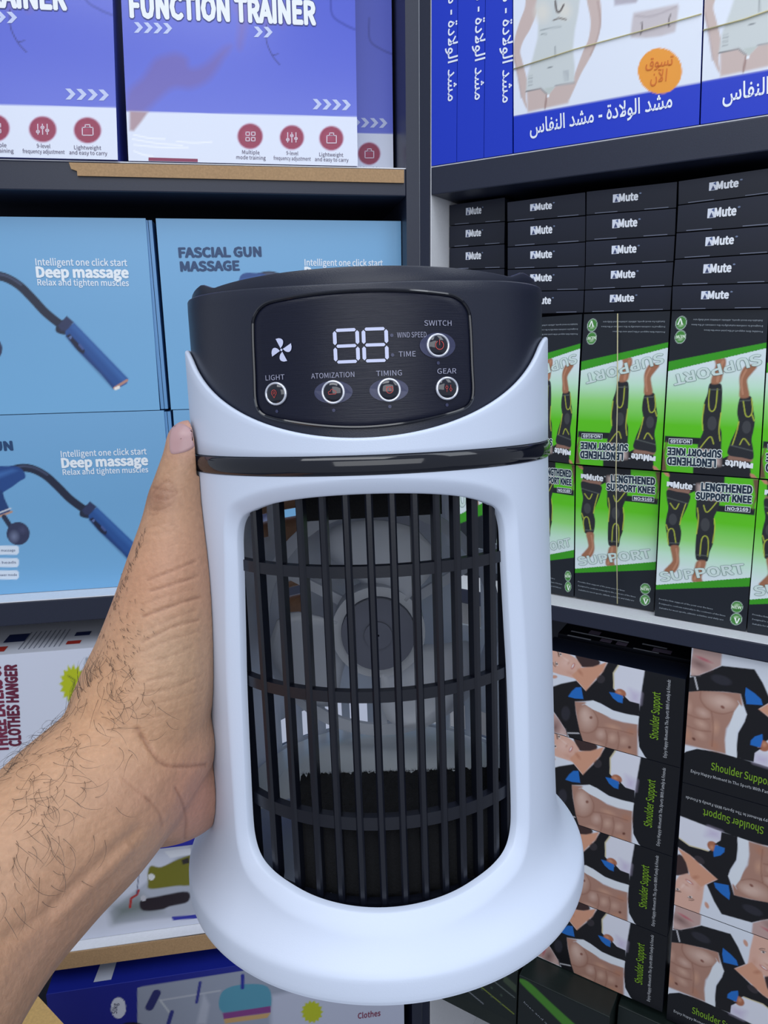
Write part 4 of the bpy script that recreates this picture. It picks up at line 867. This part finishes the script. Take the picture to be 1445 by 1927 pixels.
for nm, bx, by, halo in (('power', 824, 650, 1.0), ('light', 519.5, 741, 0), ('mist', 627, 738, .8), ('timer', 732, 734, .8), ('gear', 841, 731, 0)):
    x, h = at_px(bx, by); ro = .00335; sX = 1 / math.cos(x / .07)
    BT = empty('button', (0, 0, 0)); BT.parent = DEV; BT['label'] = {'power': 'power button with a red power sign', 'light': 'button with a red bulb sign', 'mist': 'button with a red cloud sign', 'timer': 'button with a red clock sign', 'gear': 'button with two red slider signs'}[nm]
    if halo:
        mb = MB(); flat(mb, [(x + .0062 * math.cos(a), h + .0040 * halo ** .5 * math.sin(a)) for a in np.linspace(0, 2 * PI, 33)[:-1]], .07005); dpart(mb, 'halo', HAL, smooth=False, parent=BT)
    mb = MB(); rg = []
    for a in np.linspace(0, 2 * PI, 41):
        row = []
        for b in np.linspace(0, 2 * PI, 9)[:-1]: rr2 = ro + .00042 * math.cos(b); row.append(pp(x + rr2 * sX * math.cos(a), h + rr2 * math.sin(a), .0702 + .0005 * math.sin(b)))
        rg.append(row)
    mb.grid(np.array(rg), wrap=True); dpart(mb, 'button_ring', CHR, parent=BT, merge=True, sharp=None)
    mb = MB(); rg = []
    for t in np.linspace(0, 1, 7): rg.append([pp(x + max(t, .01) * .0031 * sX * math.cos(a), h + max(t, .01) * .0031 * math.sin(a), .0702 + .0009 * math.sqrt(1 - min(t, .98) ** 2)) for a in np.linspace(0, 2 * PI, 25)[:-1]])
    mb.grid(np.array(rg), wrap=True); dpart(mb, 'button_lens', LEN, parent=BT, merge=True, sharp=None)
    mb = MB(); R = .0713
    if nm == 'power': strip(mb, circle(x, h, .00135, 16, rad(118), rad(422)), .00022, R); strip(mb, [(x, h), (x, h + .0017)], .00022, R)
    elif nm == 'light': strip(mb, circle(x, h + .0003, .0009, 16, rad(-60), rad(240)), .00018, R); strip(mb, [(x - .0004, h - .0006), (x - .0001, h - .0013)], .00018, R); strip(mb, [(x + .0004, h - .0006), (x + .0001, h - .0013)], .00018, R); strip(mb, circle(x, h + .0003, .00035, 10), .00015, R, closed=True)
    elif nm == 'mist': strip(mb, [(x + a * .0001, h + b * .0001) for a, b in ((-12, -6), (-13, 0), (-9, 3), (-6, 3), (-4, 8), (1, 9), (5, 4), (10, 3), (12, -2), (10, -6))], .00018, R, closed=True)
    elif nm == 'timer': strip(mb, circle(x, h, .0010, 16), .0002, R, closed=True); strip(mb, [(x, h + .0006), (x, h), (x + .0005, h - .0001)], .00018, R); strip(mb, [(x + .0007, h + .0011), (x + .0011, h + .0008)], .0002, R); strip(mb, [(x - .0007, h + .0011), (x - .0011, h + .0008)], .0002, R)
    else:
        for dx, dy in ((-.0007, .0003), (.0007, -.0003)): strip(mb, [(x + dx, h - .0011), (x + dx, h + dy - .0004)], .00016, R); strip(mb, [(x + dx, h + dy + .0004), (x + dx, h + .0011)], .00016, R); strip(mb, circle(x + dx, h + dy, .0004, 8), .00016, R, closed=True)
    o = dpart(mb, 'button_sign', RED, smooth=False, parent=BT); o['kind'] = 'stuff'
for px_, py_ in ((824.5, 683), (841, 762), (733.5, 765), (628, 772), (521, 774), (737, 631), (738.5, 668)):
    x, h = at_px(px_, py_); mb = MB(); flat(mb, circle(x, h, .00055, 12), .07005); dpart(mb, 'indicator_lamp', HAL, smooth=False, parent=CP)
# grille: upright slats and three hoops
GS = mat('grille_black', (17, 20, 31), 0.30, bump=0.05, scale=1500)
for sx in (437, 451, 491, 533, 575, 617, 660, 702, 744, 785, 825, 861, 894, 925, 951, 966):
    ph = at_px(sx, 1150, .0665)[0] / .07; mb = MB()
    g = []
    for h in (-.0225, -.0235, -.026, -.06, -.10, -.14, -.172, -.176, -.1775):
        wd = .00135 * (0.75 if h in (-.0225, -.1775) else 1); dp = .0042 if -.176 < h else .003
        g.append([DL(np.array([math.sin(ph) * r + math.cos(ph) * x, -math.cos(ph) * r + math.sin(ph) * x, h])) for x, r in ((-wd, .0672), (-wd * .55, .0680), (wd * .55, .0680), (wd, .0672), (wd * .7, .0680 - dp), (-wd * .7, .0680 - dp))])
    mb.grid(np.array(g), wrap=True); n0 = mb.n; mb.f += [list(range(6)), list(range(n0 - 6, n0))[::-1]]; mb.m += [0, 0]
    dpart(mb, 'slat', GS, sharp=40)
gp = np.radians(np.arange(-62, 62.1, 3.0))
for h0, hw in ((-.0540, .0020), (-.0975, .0020), (-.1440, .0024), (-.0245, .0025), (-.1765, .0022)):
    mb = MB(); mb.grid([cyl(gp, h0 + b, r) for b, r in ((-hw, .0672), (hw, .0672), (hw, .0640), (-hw, .0640), (-hw, .0672))]); dpart(mb, 'hoop', GS, sharp=40)
# inside: rear wall with vents, fan, motor, tank and filter
RL = .0655
def cellwall(holes, p0, p1, h0, h1):
    ps = sorted({p0, p1, *[v for a in holes for v in a[:2]], *np.arange(p0, p1, 6).tolist()}); hs = sorted({h0, h1, *[v for a in holes for v in a[2:]]}); mb = MB()
    idx = {}; P_ = []
    for i, p in enumerate(ps):
        for j, h in enumerate(hs): idx[i, j] = len(P_); P_.append(cyl(np.array(rad(p)), h, RL))
    F = []
    for i in range(len(ps) - 1):
        for j in range(len(hs) - 1):
            c, d = (ps[i] + ps[i + 1]) / 2, (hs[j] + hs[j + 1]) / 2
            if not any(a[0] < c < a[1] and a[2] < d < a[3] for a in holes): F.append((idx[i, j], idx[i + 1, j], idx[i + 1, j + 1], idx[i, j + 1]))
    return mb.add(P_, F)
holes = [(112, 126, -.066, -.034), (128, 146, -.070, -.034), (212, 229, -.064, -.034), (232, 242, -.060, -.034), (114, 128, -.110, -.080), (130, 145, -.110, -.080), (215, 226, -.106, -.084), (84, 92, -.10, -.034), (96, 106, -.10, -.034)]
holes += [(a, a + 8.5, -.1675, -.1530) for a in range(128, 230, 12)]
for i in range(9): holes.append((262, 288, -.040 - i * .0125, -.033 - i * .0125))
o = dpart(cellwall(holes, 62, 298, -.176, -.016), 'rear_wall', GRY, sharp=30, label='grey rear wall with air vents'); sm = o.modifiers.new('thick', 'SOLIDIFY'); sm.thickness = .0016; sm.offset = 0
# outer shell behind gets the same vents
hx, hz = 0.0015, None
AXH = -.0975; FY = .006
def disc(mb, r0, r1, y0, y1, n=48, hh0=AXH, cx_=.0, wav=0):
    A_ = np.linspace(0, 2 * PI, n + 1)[:-1]
    def rg(r, y): return [DL(np.array([cx_ + r * math.cos(a), y, hh0 + r * math.sin(a)])) for a in A_]
    return mb.grid(np.array([rg(r0, y0), rg(r1, y0), rg(r1, y1), rg(r0, y1), rg(r0, y0)]), wrap=True)
FR_ = dpart(disc(MB(), .0505, .0560, .020, .0225), 'fan_frame', GRY, label='grey fan frame', sharp=30)
FN = empty('fan', (0, 0, 0)); FN.parent = DEV; FN['label'] = 'smoke-grey fan with broad blades'
dpart(disc(disc(MB(), .0005, .0160, FY - .006, FY + .010), .0005, .0060, FY - .0075, FY), 'hub', mat('hub_dark', (92, 96, 112), 0.3), parent=FN, sharp=40, label='dark round hub')
dpart(disc(MB(), .0163, .0205, FY - .003, FY + .012), 'hub_ring', GRT, parent=FN, sharp=40)
for k in range(3):
    a0 = rad((76, 192, 300)[k]); g = []
    for r in np.linspace(.0185, .049, 8):
        s_ = (r - .0185) / .0305; row = []
        for t in np.linspace(-1, 1, 9):
            wdt = rad(30 + 14 * s_ - 22 * s_ ** 6); a = a0 + t * wdt + s_ * .25; row.append(DL(np.array([.0 + r * math.cos(a), FY + .003 + t * .0055, AXH + r * math.sin(a)])))
        g.append(row)
    b = dpart(MB().grid(np.array(g)), 'blade', GRT, parent=FN, sharp=None); s2 = b.modifiers.new('thick', 'SOLIDIFY'); s2.thickness = .0012
for a in (30, 150, 270):
    c_, s_ = math.cos(rad(a)), math.sin(rad(a)); mb = MB(); w_ = .0022
    q = [(.012, -w_), (.054, -w_), (.054, w_), (.012, w_)]; L_ = lambda r, t, y: DL(np.array([.0 + r * c_ - t * s_, y, AXH + r * s_ + t * c_]))
    mb.hexa([L_(r, t, .0205) for r, t in q] + [L_(r, t, .0235) for r, t in q]); dpart(mb, 'motor_strut', GRY, smooth=False)
# tank floor, tank lip, filter block, upper duct
fpc = np.radians(np.arange(0, 360, 6.0)); tkc = np.radians(np.arange(74, 286.1, 4.0)); TK = mat('tank_plastic', (226, 231, 234), 0.3, bump=0.05, scale=300)
mb = MB(); mb.grid([cyl(tkc, -.1760, .0640), cyl(tkc, -.1690, .0642), cyl(tkc, -.1680, .0632), cyl(tkc, -.1678, .050), cyl(tkc, -.1660, .0485), cyl(tkc, -.1655, .042), cyl(tkc, -.1672, .038), cyl(tkc, -.1672, .002)])
dpart(mb, 'water_tank', TK, sharp=30, label='pale tank cover behind the black filter')
FO = mat('foam_black', (7, 9, 16), 0.95, bump=1.0, scale=900, var=0.3)
def fpt(x, y, h): return DL(np.array([x, y, h]))
mb = MB(); nx_ = 90; xs = np.linspace(-.0335, .0500, nx_ + 1); g = []
yf = -np.sqrt(np.maximum(.0615 ** 2 - xs ** 2, 0)) + .0
yb = np.maximum(yf + .004, -.020 + 0 * xs)
for h in np.linspace(-.1765, -.1505, 14): g.append([fpt(x, y + rng.normal() * .0002, h) for x, y in zip(xs, yf)])
for t in np.linspace(.08, 1, 12): g.append([fpt(x, y0 + (y1 - y0) * t, -.1500 + rng.normal() * .0004) for x, y0, y1 in zip(xs, yf, yb)])
for h in (-.152, -.158, -.166): g.append([fpt(x, y, h) for x, y in zip(xs, yb)])
mb.grid(np.array(g)); a_ = [r[0] for r in g]; b_ = [r[-1] for r in g]; mb.add(a_, [list(range(len(a_)))]); mb.add(b_, [list(range(len(b_)))[::-1]])
dpart(mb, 'foam_filter', FO, sharp=None, label='black sponge filter')
fz = MB()
for k in range(900):
    x = random.uniform(-.0335, .050); y = random.choice((-.020, -.020, random.uniform(-.05, -.02))); y = max(y, -math.sqrt(.0615 ** 2 - x * x) + .001)
    p = np.array([x, y, -.1502]); d = np.array([random.gauss(0, .5), random.gauss(0, .5), 1]) * random.uniform(.0004, .0013); q = np.array([.00010, 0, 0])
    fz.add([DL(p - q), DL(p + q), DL(p + d)], [(0, 1, 2)])
o = dpart(fz, 'foam_fuzz', FO, smooth=False); o['kind'] = 'stuff'
mb = MB(); mb.hexa([fpt(*p) for p in ((-.0245, -.040, -.0405), (.026, -.040, -.0395), (.026, -.040, -.018), (-.0245, -.040, -.018), (-.0245, .02, -.0405), (.026, .02, -.0395), (.026, .02, -.018), (-.0245, .02, -.018))]); dpart(mb, 'duct_housing', FO, smooth=False, label='black housing under the head')
mb = MB(); mb.grid([cyl(fpc, -.0195, .0650), cyl(fpc, -.0195, .001)], wrap=True); dpart(mb, 'duct_ceiling', GRY, smooth=False)

# ------------------------------------------------------------------ the hand and forearm
HAL_ = []
def cw(px, py, d): return CAM + d * (CF + CXV * (px - CX) / FPX - CUV * (py - CY) / FPX)
def dvw(x, y, h): return OW + RTW * x - FRW * y + AX * h
def sph(mb, c, r, n=12):
    g = []
    for i in range(n + 1):
        a = PI * i / n; g.append([c + r * np.array([math.sin(a + 1e-4) * math.cos(b), math.sin(a + 1e-4) * math.sin(b), math.cos(a)]) for b in np.linspace(0, 2 * PI, 2 * n + 1)[:-1]])
    mb.grid(np.array(g), wrap=True)
def chain(mb, pts, k=6):
    P_ = smooth_open([np.r_[p, r] for p, r in pts], k)
    for q in P_: sph(mb, q[:3], q[3], 10)
hm = MB()
def cpt(px, py, d, hw): return (cw(px, py, d), hw * d / FPX)
chain(hm, [cpt(-520, 2330, .16, 300), cpt(-255, 2005, .185, 224), cpt(-68, 1758, .215, 182), cpt(56, 1624, .235, 167), cpt(140, 1540, .25, 163), cpt(215, 1462, .264, 150), cpt(268, 1400, .276, 138)], 10)
chain(hm, [cpt(230, 1440, .268, 128), cpt(268, 1330, .272, 128), cpt(292, 1250, .272, 116), cpt(312, 1150, .270, 98), cpt(322, 1070, .268, 82), cpt(330, 1000, .268, 66), cpt(334, 945, .268, 55), cpt(342, 900, .268, 48), cpt(352, 862, .268, 45), cpt(358, 834, .268, 45)], 8)
chain(hm, [cpt(225, 1450, .27, 140), cpt(285, 1465, .284, 122), cpt(325, 1474, .295, 107), cpt(352, 1480, .305, 88)], 7)
chain(hm, [cpt(300, 1440, .285, 100), cpt(318, 1330, .290, 96), cpt(325, 1230, .296, 80), cpt(325, 1130, .300, 62)], 7)
for h, r, tip in ((-.046, .0084, 196), (-.0665, .0088, 206), (-.087, .0083, 198), (-.106, .0071, 184)):
    base = dvw(-(.0835) * math.sin(rad(88)), -.0835 * math.cos(rad(88)), h)
    pts = [(cw(300, 1360 + (h + .07) * -900, .292), .0115)]
    rr3 = .0722 + r
    for a, k in ((88, 1.05), (105, 1.0), (125, 1.0), (145, .97), (165, .97), (tip - 12, .9), (tip, .82)):
        pts.append((dvw(-rr3 * math.sin(rad(a)), -rr3 * math.cos(rad(a)), h + .0006 * (a - 88) / 10), r * k))
    chain(hm, pts, 7)
me = bpy.data.meshes.new('tmp'); me.from_pydata(np.concatenate(hm.v).tolist(), [], hm.f); to = bpy.data.objects.new('tmp', me); COL.objects.link(to)
rm = to.modifiers.new('r', 'REMESH'); rm.mode = 'VOXEL'; rm.voxel_size = .0008; rm.adaptivity = 0; 
s1 = to.modifiers.new('s', 'SMOOTH'); s1.factor = 0.5; s1.iterations = 36
dg = bpy.context.evaluated_depsgraph_get(); ev = to.evaluated_get(dg); m2 = bpy.data.meshes.new_from_object(ev); bpy.data.objects.remove(to)
n = len(m2.vertices); V = np.empty(n * 3); m2.vertices.foreach_get('co', V); V = V.reshape(-1, 3)
# the flesh flattens against the body of the cooler
def push(V, gap=.0002):
    R = V - OW; h = R @ AX; x = R @ RTW; y = -(R @ FRW); r = np.hypot(x, y)
    lim = np.where(h > -.0225, .0729, np.where(h < -.1978, 0, rprof(np.clip(h, -.1975, -.0226)))) + gap
    lim = np.where((h > -.1985) & (h < .046), lim, 0); k = np.where(r < lim, lim / np.maximum(r, 1e-6), 1.0)
    return OW + np.outer(h, AX) + np.outer(x * k, RTW) - np.outer(y * k, FRW), r < lim
V, _ = push(V)
m2.vertices.foreach_set('co', V.ravel()); m2.update()
Nn = np.empty(n * 3); m2.vertices.foreach_get('normal', Nn); Nn = Nn.reshape(-1, 3)
def proj(V):
    v = V - CAM; z = v @ CF; return np.stack([CX + FPX * (v @ CXV) / z, CY - FPX * (v @ CUV) / z], 1), z
PX, ZZ = proj(V)
vd = V - CAM; vd /= np.linalg.norm(vd, axis=1)[:, None]; FRONT = (Nn * vd).sum(1) < 0.15
def pdist(P, pts):
    pts = smooth_open(pts, 5); dm = np.full(len(P), 1e9)
    for i in range(len(pts) - 1):
        a = pts[i]; d = pts[i + 1] - a; L = d @ d + 1e-9; t = np.clip(((P - a) @ d) / L, 0, 1); dm = np.minimum(dm, np.hypot(*(P - a - t[:, None] * d).T))
    return dm
def Zb(p): return [(200 + x / 2.604, 760 + y / 2.604) for x, y in p]
def Zc(p): return [(x / 2.331, 1100 + y / 2.331) for x, y in p]
creases = [(Zb([(170, 985), (300, 940), (430, 905)]), .00018, 3), (Zb([(190, 1110), (330, 1050), (440, 1010)]), .0002, 3), (Zb([(170, 1215), (330, 1150), (455, 1115)]), .0002, 3), (Zb([(190, 1270), (330, 1230), (460, 1170)]), .00016, 3),
           (Zb([(180, 1480), (320, 1450), (470, 1400)]), .0002, 3), (Zb([(200, 1540), (330, 1520), (470, 1470)]), .00016, 3), (Zb([(300, 700), (360, 680), (420, 690)]), .00015, 3), (Zb([(215, 600), (290, 585), (350, 600)]), .00018, 3), (Zb([(240, 640), (320, 620), (380, 640)]), .00014, 3),
           (Zb([(200, 865), (340, 812), (440, 768)]), .00042, 3.6), (Zb([(210, 920), (380, 868), (450, 842)]), .00045, 3.6), (Zb([(180, 1042), (380, 972), (462, 948)]), .0005, 4), (Zb([(180, 1165), (330, 1092), (452, 1060)]), .0004, 3.6),
           (Zb([(200, 1357), (330, 1327)]), .00022, 3), (Zb([(200, 1418), (330, 1392), (462, 1330)]), .00028, 3), (Zb([(150, 1590), (265, 1755), (380, 1778), (490, 1768)]), .0007, 5),
           (Zb([(232, 412), (290, 425), (345, 435)]), .0004, 3), (Zb([(228, 440), (262, 400), (300, 378), (345, 430)]), .0003, 3), (Zb([(215, 515), (260, 520), (312, 498)]), .00035, 3), (Zb([(245, 460), (300, 470), (345, 440)]), .0003, 3),
           (Zb([(205, 545), (250, 540)]), .0003, 3), (Zc([(770, 890), (800, 950), (818, 1020), (812, 1115)]), .0005, 4.5), (Zc([(590, 640), (640, 690), (700, 760), (740, 792)]), .0003, 4),
           (Zc([(640, 930), (700, 1000), (715, 1060)]), .0003, 5), (Zc([(540, 850), (620, 920), (660, 950)]), .00025, 5)]
D = np.zeros(n)
for pts, dep, wd in creases: D += dep * np.exp(-(pdist(PX, pts) / (wd * .72)) ** 2)
D += .0009 * np.exp(-(pdist(PX, Zc([(600, 1085), (480, 1190), (300, 1350), (150, 1480), (0, 1560)])) / 13) ** 2)      # hollow between the tendons
D -= .0007 * np.exp(-(pdist(PX, Zc([(560, 1160), (430, 1280), (250, 1460)])) / 12) ** 2)
D -= .0005 * np.exp(-((PX[:, 0] - 300) ** 2 + (PX[:, 1] - 935) ** 2) / (2 * 16 ** 2))
V2, hit = push(V - Nn * (D * FRONT)[:, None]); m2.vertices.foreach_set('co', V2.ravel())
# skin tones that belong to the skin: darker knuckle and back of the arm, rosier palm; crease shade painted in
base = lin((182, 141, 112)); C = np.tile(base, (n, 1))
def blob(x, y, sx, sy, col, al, rot=0):
    c, s = math.cos(rot), math.sin(rot); dx = PX[:, 0] - x; dy = PX[:, 1] - y; u = (dx * c + dy * s) / sx; v = (-dx * s + dy * c) / sy
    w_ = (al * np.exp(-(u * u + v * v) / 2))[:, None]; C[:] = C * (1 - w_) + lin(col) * w_
blob(300, 935, 22, 20, (140, 98, 78), .75); blob(350, 815, 30, 28, (214, 160, 150), .6); blob(250, 1120, 60, 90, (196, 142, 108), .55, .5)
blob(320, 1240, 60, 70, (200, 168, 140), .6); blob(365, 1510, 40, 60, (196, 136, 120), .7); blob(330, 1080, 60, 60, (196, 146, 122), .4); blob(180, 1330, 90, 90, (204, 156, 118), .55)
blob(60, 1480, 120, 80, (204, 158, 122), .5, -.8); blob(120, 1760, 140, 60, (176, 134, 112), .5, -.86); blob(280, 1500, 60, 40, (190, 146, 124), .5)
for pts, dep, wd in creases: w_ = (min(1, dep / .0005) * .45 * np.exp(-(pdist(PX, pts) / (wd * .55)) ** 2))[:, None]; C[:] = C * (1 - w_) + lin((132, 84, 66)) * w_  # shade of the creases put into the skin colour, deeper ones darker
a = m2.color_attributes.new('print', 'FLOAT_COLOR', 'POINT'); a.data.foreach_set('color', np.c_[C, np.ones(n)].astype(np.float32).ravel())
SKM = mat('skin', (206, 162, 134), 0.46, attr='print', bump=0.55, scale=520, var=0.10, sss=0.12)
m2.materials.clear(); m2.materials.append(SKM); m2.polygons.foreach_set('use_smooth', [True] * len(m2.polygons)); m2.polygons.foreach_set('material_index', [0] * len(m2.polygons)); m2.update(); m2.name = 'person'
HAND = bpy.data.objects.new('person', m2); COL.objects.link(HAND); tag(HAND, 'bare hairy forearm and hand of a person gripping the white cooler', 'person')
# thumbnail
from mathutils.bvhtree import BVHTree
bv = BVHTree.FromPolygons([Vector(v) for v in V2], [tuple(p.vertices) for p in m2.polygons])
def onskin(px, py):
    d = cw(px, py, 1.0) - CAM; h = bv.ray_cast(Vector(CAM), Vector(d).normalized()); return (np.array(h[0]), np.array(h[1])) if h[0] is not None else (None, None)
NLM = mat('nail', (184, 148, 150), 0.32, bump=0.05, scale=200, sss=0.1); NTM = mat('nail_tip', (236, 222, 214), 0.3)
nl = [(321, 812), (325, 803), (334, 798), (346, 799), (358, 806), (368, 812), (366, 838), (354, 848), (338, 853), (322, 853), (319, 832)]
rows = []; ctr = np.array([341., 826.]); lp = smooth_loop(nl, 3)
for t in (1.0, .93, .8, .6, .4, .2, .03):
    row = []
    for p in lp:
        q = ctr + (p - ctr) * t; hp, hn = onskin(*q)
        if hp is None: hp, hn = onskin(*(ctr + (q - ctr) * .8))
        if hp is None: hp, hn = onskin(*ctr)
        row.append(hp + (cw(q[0], q[1], 1) - CAM) * 0 - vd[0] * 0 + hn * (.0001 if t == 1 else .00035))
    rows.append(row)
mb = MB().grid(np.array(rows), wrap=True); o = mb.build('thumbnail', NLM, HAND, smooth=True); tag(o, 'pale pink thumbnail')
# hairs
HM = mat('dark_hair', (50, 38, 34), 0.5); mb = MB(); cnt = 0
def hair(px, py, ang, ln, curl):
    hp, hn = onskin(px, py)
    if hp is None: return
    t = CXV * math.cos(ang) - CUV * math.sin(ang); t = t - hn * (t @ hn); t /= np.linalg.norm(t) + 1e-9; b = np.cross(hn, t); P_ = []
    for s_ in np.linspace(0, 1, 6):
        u = s_ * ln; P_.append(hp + t * u * math.cos(curl * s_) + b * u * math.sin(curl * s_) + hn * (.0001 + .0022 * math.sin(s_ * 2.4) * ln / .012))
    mb.tube(P_, [.00006, .00006, .000055, .00005, .00004, .00002], 3, caps=False)
for i in range(170):
    s_ = random.random(); t = abs(random.gauss(0, 1))
    x = -10 + 230 * s_; y = 1440 - 225 * s_ + t * 78 * (0.7 + .5 * (1 - s_)); hair(x + t * 55 * .75, y, random.uniform(-.2, 1.6) + (.9 if random.random() < .3 else 0), random.uniform(.004, .010), random.uniform(-1.2, 1.2))
for i in range(60):
    s_ = random.random(); hair(8 + 190 * s_, 1450 - 200 * s_ + random.uniform(4, 16), random.uniform(-2.6, -1.5), random.uniform(.006, .012), random.uniform(-1, 1))
for i in range(50): hair(random.gauss(70, 55), random.gauss(1600, 70), random.uniform(.6, 2.2), random.uniform(.004, .010), random.uniform(-.8, .8))
for i in range(60): s_ = random.random(); hair(206 + 62 * s_ + random.uniform(3, 12), 1150 - 150 * s_, random.uniform(-2.2, -1.2), random.uniform(.001, .0028), random.uniform(-.6, .6))
for i in range(150): hair(random.gauss(215, 28), random.gauss(1190, 60), random.uniform(.2, 1.2), random.uniform(.0008, .002), 0)
o = mb.build('arm_hair', HM, HAND, smooth=False); tag(o, kind='stuff')
